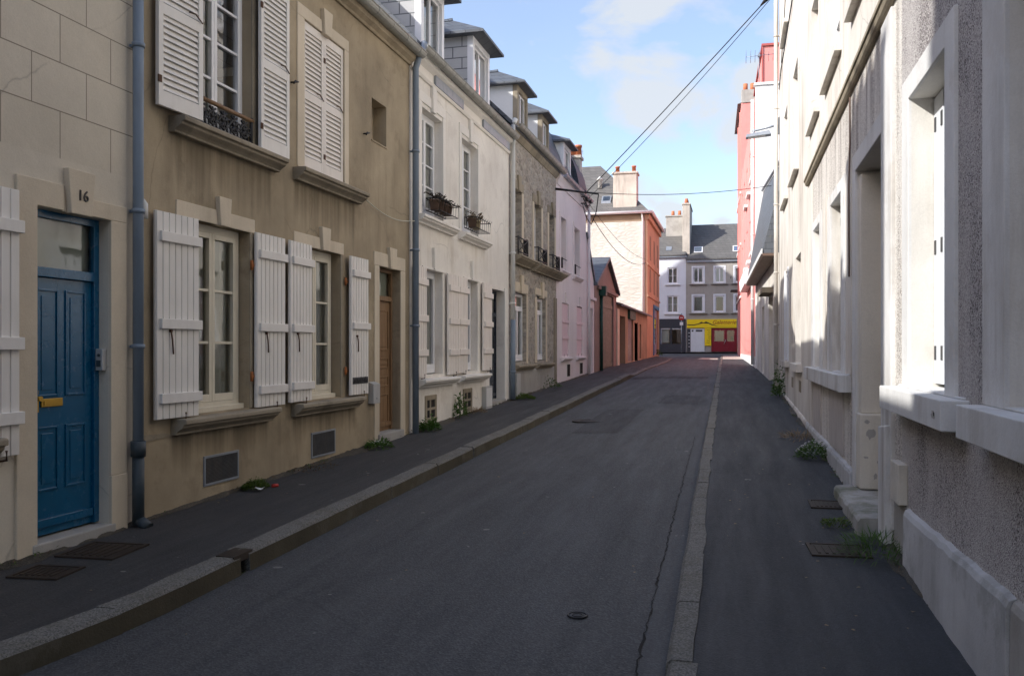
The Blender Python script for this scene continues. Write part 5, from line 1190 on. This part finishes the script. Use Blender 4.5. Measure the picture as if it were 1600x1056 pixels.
for a in (-3.15, -.05):
    z0, z1 = 9.5, 10.05; f = lambda z: .25 - (z - 8.95) / sl
    q = MB(); q.prism([P(a, z0, f(z0) + .06), P(a + .7, z0, f(z0) + .06), P(a + .7, z1, f(z1) + .06), P(a, z1, f(z1) + .06)], [P(a, z0, f(z0) - .1), P(a + .7, z0, f(z0) - .1), P(a + .7, z1, f(z1) - .1), P(a, z1, f(z1) - .1)]); s_ = q.out('skylight', M['framew'], h)
    q = MB(); q.face([P(a + .07, z0 + .06, f(z0 + .06) + .07), P(a + .63, z0 + .06, f(z0 + .06) + .07), P(a + .63, z1 - .06, f(z1 - .06) + .07), P(a + .07, z1 - .06, f(z1 - .06) + .07)]); q.out('skylight_pane', M['glass'], s_)
# yellow shop sign
sg = MB(); sg.box(FE, -3.68, .25, 3.3, 4.0, 0, .12); sg = sg.out('shop_sign', M['yellow'], h, .01)
text('Galetterie', .46, M['redbrown'], sg, wallmat4(FE, -.75, 3.6, .123), 'sign_lettering', .35)
q = MB()
pts = [(-3.66, 3.52), (-3.2, 3.5), (-2.8, 3.58), (-2.45, 3.68), (-2.0, 3.66), (-1.7, 3.52), (-1.2, 3.42), (.2, 3.4)]
top = [(-3.66, 3.6), (-3.2, 3.57), (-2.8, 3.64), (-2.5, 3.8), (-2.35, 3.72), (-2.15, 3.82), (-1.9, 3.7), (-1.6, 3.56), (-1.2, 3.44), (.2, 3.405)]
q.extd(FE, top + pts[::-1], .121, .125); q.out('sign_wave', M['iron'], sg)
q = MB(); q.box(FE, -2.26, -1.75, 1.85, 3.295, 0, .1); yp = q.out('yellow_pier', M['yellow'], h, .006)
q = MB(); rr = random.Random(3)
for i in range(7):
    z = 3.1 - i * .17; a = -2.1 + rr.random() * .15; q.tube([P(a, z, .105), P(a + .08, z + .05, .105), P(a + .14, z - .02, .105), P(a + .22, z + .04, .105)], .014, 4)
q.out('menu_scribble', M['iron'], yp)
q = MB(); q.box(FE, -3.39, -2.28, 1.36, 3.25, 0, .06); wd = q.out('side_door', M['shutgrey'], h, .01)
q = MB(); q.box(FE, -2.98, -2.45, 3.0, 3.15, .06, .066); q.box(FE, -3.3, -3.16, 3.0, 3.14, .06, .066); q.out('door_plate', M['mesh'], wd)
q = MB(); q.box(FE, -3.66, -3.4, 1.36, 3.2, 0, .04); nb_ = q.out('notice_board', M['charcoal'], h)
q = MB()
for i in range(5): q.box(FE, -3.55, -3.47, 1.75 + i * .28, 1.81 + i * .28, .04, .045)
q.out('notice', M['signwhite'], nb_)
q = MB(); q.box(FE, -1.74, .28, 1.36, 3.29, 0, .03); q.box(FE, -1.7, -1.5, 1.4, 3.25, .03, .06); q.box(FE, -.72, -.5, 1.4, 3.25, .03, .06); q.box(FE, .05, .25, 1.4, 3.25, .03, .06)
q.box(FE, -1.5, -.72, 1.4, 2.2, .03, .06); q.box(FE, -.5, .05, 1.4, 2.2, .03, .06); q.box(FE, -1.5, -.72, 3.1, 3.25, .03, .06); q.box(FE, -.5, .05, 3.1, 3.25, .03, .06); rd = q.out('double_door', M['redpaint'], h, .006)
q = MB()
for a, b in ((-1.5, -.72), (-.5, .05)): q.face([P(a, 2.2, .04), P(b, 2.2, .04), P(b, 3.1, .04), P(a, 3.1, .04)])
q.out('door_pane', M['glass'], rd)
q = MB(); q.box(FE, -1.4, -.8, 2.25, 3.0, .032, .036); q.out('curtain', M['film'], rd)
q = MB(); q.box(FE, -.2, -.02, 2.3, 2.6, .033, .037); q.out('green_notice', M['greendk'], rd)
q = MB(); q.tube([P(-.75, 1.95, .1), P(-.6, 2.35, .1)], .02, 6); q.out('handle', M['steel'], rd)
q = MB(); q.box(FE, .02 + .3, .72, 1.36, 2.1, .05, .25); t_ = tag(q.out('yellow_cabinet', M['yellow'], None, .01), 'small yellow cabinet standing beside the dark red doors', 'cabinet')
# other houses closing the side street
for a0, a1, z1, m_, lb in ((-30, -13.05, 10.5, 'cream', 'cream house hidden at the left end of the cross street'), (7.05, 24, 10, 'gwhite', 'white house hidden at the right end of the cross street')):
    h = thing('house', lb, 'house', P((a0 + a1) / 2, g(72), 0)); mb = MB(); facade(mb, FE, a0, a1, .8, z1, []); shell(mb, FE, a0, a1, .8, z1, 8); mb.out('wall', M[m_], h)
    mb = MB(); mb.ext(FE, [(.25, z1), (.25, z1 + .1), (-3.6, z1 + 3), (-8.2, z1 + .1)], a0, a1); mb.out('roof', M['slate_far'], h)
# no entry sign post
t_ = thing('road_sign', 'road sign seen edge on atop a grey post before the charcoal shopfront', 'road sign', (-3.95, 69, g(69)))
q = MB(); q.tube([(-3.95, 69, g(69) - .02), (-3.95, 69, 4.4)], .035, 8); q.out('post', M['zinc'], t_)
q = MB(); q.tube([(-3.95, 68.95, 4.05), (-3.95, 68.97, 4.05)], .21, 20); pl = q.out('sign_plate', M['signred'], t_); q = MB(); q.hexa([Vector(v) for v in ((-4.07, 68.94, 4.02), (-3.83, 68.94, 4.02), (-3.83, 68.949, 4.02), (-4.07, 68.949, 4.02), (-4.07, 68.94, 4.08), (-3.83, 68.94, 4.08), (-3.83, 68.949, 4.08), (-4.07, 68.949, 4.08))]); q.out('sign_bar', M['signwhite'], pl)
q = MB(); q.hexa([Vector(v) for v in ((-4.08, 68.95, 3.45), (-3.82, 68.95, 3.45), (-3.82, 68.97, 3.45), (-4.08, 68.97, 3.45), (-4.08, 68.95, 3.7), (-3.82, 68.95, 3.7), (-3.82, 68.97, 3.7), (-4.08, 68.97, 3.7))]); q.out('sub_plate', M['signwhite'], t_)
# ================================================================== SMALL THINGS
def cable(name, A, B, sag, r, label, n=24, mat='rubber', cat='cable'):
    A, B = Vector(A), Vector(B); q = MB()
    q.tube([A.lerp(B, i / n) - Vector((0, 0, sag * 4 * (i / n) * (1 - i / n))) for i in range(n + 1)], r, 6); return tag(q.out(name, M[mat]), label, cat)
cable('overhead_cable', (1.08, 23.6, 11.0), (-4.70, 28.2, 6.75), .05, .014, 'thick overhead cable rising steeply across the sky to the right house')
cable('overhead_cable', (1.08, 23.7, 10.95), (-4.70, 29.0, 6.75), .14, .009, 'thin overhead cable running just below the thick rising cable')
cable('overhead_cable', (-4.77, 23.45, 6.02), (1.0, 24.6, 6.05), .2, .009, 'black cable crossing the street level below the chimney')
q = MB(); q.tube([(-4.77, 23.45, 6.02), (-4.4, 23.5, 5.97), (-3.6, 23.65, 5.86)], [.035, .03, .02], 8); tag(q.out('cable_sleeve', M['rubber']), 'thick black sleeve at the left end of the crossing cable', 'cable sleeve')
cable('overhead_cable', (-4.70, 27.6, 6.35), (-4.85, 49.65, 6.5), .75, .013, 'black cable hanging from the pink house towards the corner house')
cable('overhead_cable', (-4.66, 28.3, 6.45), (-4.80, 49.65, 6.7), .4, .008, 'thin wire beside the cable hanging from the pink house')
q = MB(); q.tube([(-3.6, 23.65, 5.86), (-3.75, 24.2, 5.45), (-4.1, 25.5, 5.3), (-4.5, 27, 5.75), (-4.72, 27.5, 6.3)], .014, 6); tag(q.out('cable_loop', M['rubber']), 'drooping cable loop joining the black sleeve to the pink house', 'cable')
q = MB()
for i, (a, z) in enumerate(((27.0, 6.4), (27.35, 6.25), (27.7, 6.38), (28.1, 6.3))): q.tube([(UL, a, z), (UL + .22, a, z), (UL + .22, a, z + .12)], .02, 6); q.tube([(UL + .22, a, z + .08), (UL + .22, a, z + .2)], .045, 8)
q.tube([(UL + .2, 26.9, 6.32), (UL + .26, 27.4, 6.1), (UL + .2, 28.2, 6.35)], .02, 6); tag(q.out('insulator_bracket', M['iron']), 'black insulator bracket with curled wires under the pink house eaves', 'insulator')
q = MB(); q.tube([(1.08, 23.6, 11.0), (.85, 23.75, 10.82), (.7, 23.86, 10.70)], [.02, .06, .02], 8); tag(q.out('cable_clamp', M['iron']), 'black clamp at the top end of the rising cables', 'cable clamp')
def aerial(p, label, s=1.0):
    q = MB(); p = Vector(p); q.tube([p, p + Vector((0, 0, 1.1 * s))], .018, 6); t = p + Vector((0, 0, 1.0 * s)); d = Vector((1, .2, .1))
    q.tube([t - d * .4 * s, t + d * .5 * s], .012, 5)
    for i in range(7): c = t + d * (-.4 + i * .14) * s; q.tube([c + Vector((0, -.2, .14 - i * .0)) * s, c - Vector((0, -.2, .14)) * s], .008, 4)
    q.box(FR, p.y - .05, p.y + .05, t.z - .05, t.z + .05, 1.12 - p.x - .05, 1.12 - p.x + .05)
    tag(q.out('tv_aerial', M['zinc']), label, 'aerial', 'television aerials on the roofs')
aerial((.95, 34.5, 11.65), 'television aerial on the white end wall of the coral building', 1.2); aerial((-9.6, 53.4, 12.9), 'television aerial above the corner house roof ridge', 1.0)

def weed(name, u, s, label, n, rad, hgt, mat='leaf', L=.07, W=.02, flowers=0, seed=1, cat='weed', sg=1, stems=0):
    t_ = thing(name, label, cat, (u, s, g(s)), 'weeds along the foot of the walls'); q = MB(); rr = random.Random(seed)
    for i in range(n):
        a = rr.uniform(0, 6.283); r = rad * math.sqrt(rr.random()); k = r / rad
        lump = .55 + .45 * math.sin(a * 3 + seed) * math.cos(a * 5 + seed * 2)
        z = hgt * (1 - k * k * .85) * rr.random() ** .6 * (.6 + .6 * lump)
        p = Vector((u + math.cos(a) * r * .7, s + math.sin(a) * r, g(s) + .004 + z))
        q.leaf(p, Vector((math.cos(a) * .8 + rr.uniform(-.6, .6), math.sin(a) * .8 + rr.uniform(-.6, .6), rr.uniform(-.2, 1.1))), Vector((rr.uniform(-.4, .4), rr.uniform(-.4, .4), 1)), L * rr.uniform(.6, 1.3), W * rr.uniform(.7, 1.3))
    for i in range(stems):
        a = rr.uniform(0, 6.283); b = Vector((u, s, g(s))); tip = b + Vector((math.cos(a) * rad * .6 * rr.random(), math.sin(a) * rad * rr.random(), hgt * rr.uniform(.7, 1.0))); q.tube([b, b.lerp(tip, .6) + Vector((0, 0, .02)), tip], .0025, 4)
    nl = len(q.bm.faces)
    if flowers:
        for i in range(flowers):
            a = rr.uniform(0, 6.283); r = rad * math.sqrt(rr.random()); k = r / rad; p = Vector((u + math.cos(a) * r * .75, s + math.sin(a) * r, g(s) + hgt * (1.05 - k * k * .7)))
            for m in range(5): an = m * 1.257; q.leaf(p, Vector((math.cos(an), math.sin(an), .25)), Vector((0, 0, 1)), .014, .01)
        for i_, f_ in enumerate(q.bm.faces): f_.material_index = 0 if i_ < nl else 1
    q.out('leaves', [M[mat], M['petal']], t_, norm=False)
weed('moss_clump', -4.66, 7.78, 'bright green moss clump at the foot of the brown wall near the first vent', 1500, .17, .09, 'moss', .022, .009, seed=2, cat='moss')
weed('weed', -4.60, 10.75, 'low leafy weed with tiny white flowers left of the brown wooden door', 300, .22, .1, flowers=45, seed=3)
weed('weed', -4.60, 12.75, 'bushy green weed beside the downpipe at the start of the off white house', 260, .2, .2, L=.08, W=.035, seed=4, stems=10)
weed('weed', -4.68, 14.55, 'tall thin weed between the two cellar vents of the off white house', 130, .14, .5, L=.1, W=.035, seed=5, stems=8)
weed('weed', -4.66, 15.6, 'small dry straw coloured tuft under the second cellar vent', 160, .2, .08, 'straw', .08, .01, seed=6)
weed('moss_clump', -4.58, 18.8, 'yellow green moss patch where the rubble stone house begins', 1300, .4, .12, 'moss', .04, .015, seed=7, cat='moss')
weed('weed', .96, 11.05, 'daisy bush with many small white flowers by the right plinth', 650, .3, .2, L=.06, W=.014, flowers=130, seed=8)
weed('weed', .98, 6.5, 'dark grass tuft beside the worn right doorstep', 420, .34, .1, L=.12, W=.008, seed=9, sg=-1)
weed('weed', .80, 7.35, 'small green moss tuft against the front of the worn doorstep', 260, .16, .05, 'moss', .03, .012, seed=10, cat='weed')
weed('ivy', 1.0, 20.2, 'tall dark weed climbing at the corner downpipe on the right', 260, .2, .75, L=.09, W=.04, seed=11, cat='plant', stems=12)
weed('weed', .9, 12.9, 'flattened dry straw lying on the right pavement', 170, .34, .03, 'straw', .12, .01, seed=12)
weed('weed', -4.7, 9.0, 'thin strip of dead leaves below the second vent of the brown wall', 150, .4, .025, 'dry', .035, .016, seed=13)
weed('weed', -4.72, 22.2, 'low green growth by the base of the rubble stone house', 320, .5, .3, L=.07, W=.02, seed=14)
weed('weed', -5.0, 57.3, 'bushy weed at the far corner of the terracotta house', 300, .6, .5, L=.15, W=.05, seed=15)
def cover(name, u0, u1, s0, s1, label, rot=.0, zf=None):
    t_ = thing(name, label, 'access cover', ((u0 + u1) / 2, (s0 + s1) / 2, g((s0 + s1) / 2)), 'access covers in the pavements')
    zf = zf or (lambda s: g(s) + .0045); q = MB(); c, e = (u0 + u1) / 2, (s0 + s1) / 2
    R = lambda u, s: (c + (u - c) * math.cos(rot) - (s - e) * math.sin(rot), e + (u - c) * math.sin(rot) + (s - e) * math.cos(rot))
    def sheet(q, i, dz): q.face([Vector((*R(u, s), zf(R(u, s)[1]) + dz)) for u, s in ((u0 + i, s0 + i), (u1 - i, s0 + i), (u1 - i, s1 - i), (u0 + i, s1 - i))])
    def frame_(q, i, w, dz):
        for a, b, c_, d in ((u0 + i, u1 - i, s0 + i, s0 + i + w), (u0 + i, u1 - i, s1 - i - w, s1 - i), (u0 + i, u0 + i + w, s0 + i + w, s1 - i - w), (u1 - i - w, u1 - i, s0 + i + w, s1 - i - w)):
            q.prism([Vector((*R(u, s), zf(s) - .01)) for u, s in ((a, c_), (b, c_), (b, d), (a, d))], [Vector((*R(u, s), zf(s) + dz)) for u, s in ((a, c_), (b, c_), (b, d), (a, d))])
    frame_(q, 0, .025, .006); q.out('cover_frame', M['cover'], t_); q = MB(); sheet(q, .03, .002)
    n = 6
    for i in range(n):
        a = u0 + .05 + (u1 - u0 - .1) * i / n; q.prism([Vector((*R(u, s), zf(s))) for u, s in ((a, s0 + .06), (a + .02, s0 + .06), (a + .02, s1 - .06), (a, s1 - .06))], [Vector((*R(u, s), zf(s) + .007)) for u, s in ((a, s0 + .06), (a + .02, s0 + .06), (a + .02, s1 - .06), (a, s1 - .06))])
    q.out('cover_plate', M['cover'], t_)
cover('access_cover', -4.58, -4.22, 4.62, 4.92, 'rusty square access cover nearest the viewer on the left pavement', .1)
cover('access_cover', -4.66, -4.2, 5.12, 5.55, 'rusty access cover just before the doorstep of the blue door', .05)
cover('access_cover', .52, .92, 6.35, 6.7, 'brown access cover in front of the worn right doorstep', .05)
cover('access_cover', .66, .98, 8.0, 8.35, 'small faint access cover beyond the worn right doorstep', 0)
def manhole(u, s, r, label):
    z = zroad(s, u) + .006; q = MB(); q.tube([(u, s, z - .03), (u, s, z)], r, 28); t_ = thing('manhole_cover', label, 'manhole cover', (u, s, z), 'round covers in the roadway'); q.out('cover_plate', M['road2'] if r < .1 else M['cover'], t_)
    q = MB(); q.ring((u, s, z), (0, 0, 1), r, .006, 28); q.ring((u, s, z + .001), (0, 0, 1), r * .55, .004, 20); q.out('cover_ring', M['iron'], t_)
manhole(-.88, 4.97, .055, 'small round valve cover in the near roadway'); manhole(-2.52, 15.4, .3, 'larger round manhole cover far along the roadway')
# litter
q = MB(); c = Vector((-4.56, 7.60, g(7.6) + .01)); rr = random.Random(2); vs = [[q.bm.verts.new(c + Vector((i * .02, j * .03, rr.uniform(0, .035)))) for j in range(4)] for i in range(4)]
for i in range(3):
    for j in range(3): q.bm.faces.new([vs[i][j], vs[i + 1][j], vs[i + 1][j + 1], vs[i][j + 1]])
tag(q.out('wrapper', M['plasticw']), 'crumpled white wrapper beside the green moss clump', 'litter')
q = MB(); q.tube([(-4.52, 7.86, g(7.8) + .018), (-4.48, 7.91, g(7.8) + .018)], .018, 12); tag(q.out('crushed_can', M['signred']), 'small red can lying by the green moss clump', 'litter')
mb = MB(); rr = random.Random(12)
for i in range(120):
    k = rr.random(); s = rr.uniform(4.2, 16)
    if k < .35: u = rr.uniform(-4.7, -3.6); z = g(s) + .003
    elif k < .6: u = rr.uniform(-3.2, -.6); z = zroad(s, u) + .003
    else: u = rr.uniform(-.1, 1.0); z = g(s) + .003
    r = rr.uniform(.006, .018); a = rr.random() * 3
    mb.face([Vector((u + r * math.cos(a + t) * rr.uniform(.6, 1.2), s + r * math.sin(a + t) * rr.uniform(.6, 1.2), z + rr.uniform(0, .004))) for t in (0, 1.4, 2.9, 4.5)])
mb.out('scattered_litter', M['straw'], kind='stuff')

# straggling seedlings and dead leaves caught in the joint between wall and pavement
q = MB(); rr = random.Random(31)
def sprig(u, s, k, z):
    for j in range(rr.randint(3, 9)):
        a = rr.uniform(0, 6.28); q.leaf(Vector((u + rr.uniform(-.03, .03), s + rr.uniform(-.05, .05), z + rr.uniform(0, .012))), Vector((math.cos(a), math.sin(a), rr.uniform(0, 1.2))), Vector((rr.uniform(-.3, .3), rr.uniform(-.3, .3), 1)), rr.uniform(.015, .05) * k, rr.uniform(.004, .014) * k)
s = 4.3
while s < 29:
    if math.sin(s * 1.7) + math.sin(s * 4.1 + 1) + rr.uniform(-.8, .8) > .15: sprig(UL + rr.uniform(.0, .07), s, rr.uniform(.6, 1.3), g(s) + .02)
    if rr.random() < .35 and s < 16: sprig(ukl(s) + .03, s, .45, zl(s) + .006)
    s += rr.uniform(.03, .12)
s = 5.6
while s < 22:
    if math.sin(s * 2.1) + math.sin(s * 5.3) + rr.uniform(-.8, .8) > .3: sprig(1.07 - rr.uniform(0, .06), s, rr.uniform(.5, 1.1), g(s) + .015)
    s += rr.uniform(.04, .15)
nf = len(q.bm.faces)
for i_, f_ in enumerate(q.bm.faces): f_.material_index = 0 if (i_ // 7) % 5 < 3 else 1
q.out('seedlings', [M['moss'], M['dry']], kind='stuff', norm=False)
# ================================================================== LIGHT, SKY, CAMERA
SD = Vector((1.0, .8, -.78))
el = math.atan2(.78, math.hypot(1, .8)); az = math.atan2(-1.0, -.8)
w = bpy.data.worlds.new('World'); scene.world = w; w.use_nodes = True
nt = w.node_tree; nt.nodes.clear(); N = nt.nodes.new; L = nt.links.new
sky = N('ShaderNodeTexSky'); sky.sky_type = 'NISHITA'; sky.sun_disc = False; sky.sun_elevation = el; sky.sun_rotation = az; sky.altitude = 20; sky.air_density = 1.0; sky.dust_density = 1.6; sky.ozone_density = 3.2
bg = N('ShaderNodeBackground'); bg.inputs['Strength'].default_value = .115
tc = N('ShaderNodeTexCoord'); sp = N('ShaderNodeSeparateXYZ'); L(tc.outputs['Generated'], sp.inputs[0])
def mth(op, x, y=None):
    n = N('ShaderNodeMath'); n.operation = op
    for i, v in enumerate((x, y)):
        if v is None: continue
        if isinstance(v, (int, float)): n.inputs[i].default_value = v
        else: L(v, n.inputs[i])
    return n.outputs[0]
mp = N('ShaderNodeMapping'); L(tc.outputs['Generated'], mp.inputs[0]); mp.inputs['Scale'].default_value = (1, 1, 1.7); mp.inputs['Location'].default_value = (.3, .1, .2)
def nois(scale, detail, rough, dist=0.0):
    n = N('ShaderNodeTexNoise'); L(mp.outputs[0], n.inputs['Vector']); n.inputs['Scale'].default_value = scale; n.inputs['Detail'].default_value = detail; n.inputs['Roughness'].default_value = rough; n.inputs['Distortion'].default_value = dist
    return n.outputs[0]
shape = nois(7.5, 8, .55, .3); veil = nois(2.2, 5, .55)
def skydir(px, py):                       # cumulus banks standing over the far end of the street
    v = Vector(((px - 800) / 1350, 1, (545 - py) / 1350)); a = math.atan(346 / 1350)
    return Vector((v.x * math.cos(a) - v.y * math.sin(a), v.x * math.sin(a) + v.y * math.cos(a), v.z)).normalized()
acc = None
for cx, cy, r in ((1045, 95, .085), (1125, 75, .075), (1185, 110, .075), (1010, 150, .055), (1210, 170, .07), (1010, 20, .05), (1050, 330, .05), (1130, 350, .04), (1250, 60, .1), (300, -150, .3), (-400, 200, .35), (1900, 100, .3)):
    d = skydir(cx, cy); vm = N('ShaderNodeVectorMath'); vm.operation = 'DISTANCE'
    nv = N('ShaderNodeVectorMath'); nv.operation = 'NORMALIZE'; L(tc.outputs['Generated'], nv.inputs[0]); L(nv.outputs[0], vm.inputs[0]); vm.inputs[1].default_value = d
    q = mth('SUBTRACT', 1.0, mth('DIVIDE', vm.outputs['Value'], r)); acc = q if acc is None else mth('MAXIMUM', acc, q)
acc = mth('MAXIMUM', acc, -.6)
dens = mth('ADD', mth('MULTIPLY', acc, .62), mth('MULTIPLY', mth('SUBTRACT', shape, .5), 2.6))
rp = N('ShaderNodeValToRGB'); L(dens, rp.inputs[0]); rp.color_ramp.elements[0].position = .04; rp.color_ramp.elements[1].position = .48; rp.color_ramp.elements[1].color = (.86, .86, .86, 1)
vr = N('ShaderNodeValToRGB'); L(veil, vr.inputs[0]); vr.color_ramp.elements[0].position = .35; vr.color_ramp.elements[0].color = (.06, .06, .06, 1); vr.color_ramp.elements[1].position = .75; vr.color_ramp.elements[1].color = (.2, .2, .2, 1)
cl = mth('MAXIMUM', rp.outputs[0], vr.outputs[0])
mx = N('ShaderNodeMixRGB'); L(cl, mx.inputs[0]); tn = N('ShaderNodeMixRGB'); tn.blend_type = 'MULTIPLY'; tn.inputs[0].default_value = 1; L(sky.outputs[0], tn.inputs[1]); tn.inputs[2].default_value = (1.06, .95, .905, 1); L(tn.outputs[0], mx.inputs[1]); mx.inputs[2].default_value = (2.35, 2.45, 2.56, 1)
L(mx.outputs[0], bg.inputs[0]); ou = N('ShaderNodeOutputWorld'); L(bg.outputs[0], ou.inputs[0])
ld = bpy.data.lights.new('sun', 'SUN'); ld.energy = 2.0; ld.angle = math.radians(.5); ld.color = (1, .97, .92)
lo = bpy.data.objects.new('sun', ld); C.objects.link(lo); lo.rotation_euler = SD.to_track_quat('-Z', 'Y').to_euler(); lo.location = (-30, -20, 40)
cd = bpy.data.cameras.new('camera'); cam = bpy.data.objects.new('camera', cd); C.objects.link(cam); scene.camera = cam
cd.sensor_width = 36; cd.lens = 36 * 1350 / 1600; cd.shift_y = 17 / 1600; cd.clip_start = .05; cd.clip_end = 2000
cam.location = (0, 0, 1.6); cam.rotation_euler = (math.pi / 2, 0, math.atan(346 / 1350))
scene.view_settings.view_transform = 'Standard'; scene.view_settings.look = 'None'; scene.view_settings.exposure = 1.55; scene.view_settings.gamma = 1
scene.render.engine = 'CYCLES'; scene.cycles.max_bounces = 8; scene.cycles.diffuse_bounces = 5; scene.cycles.glossy_bounces = 3; scene.cycles.transparent_max_bounces = 12
scene.cycles.caustics_reflective = False; scene.cycles.caustics_refractive = False
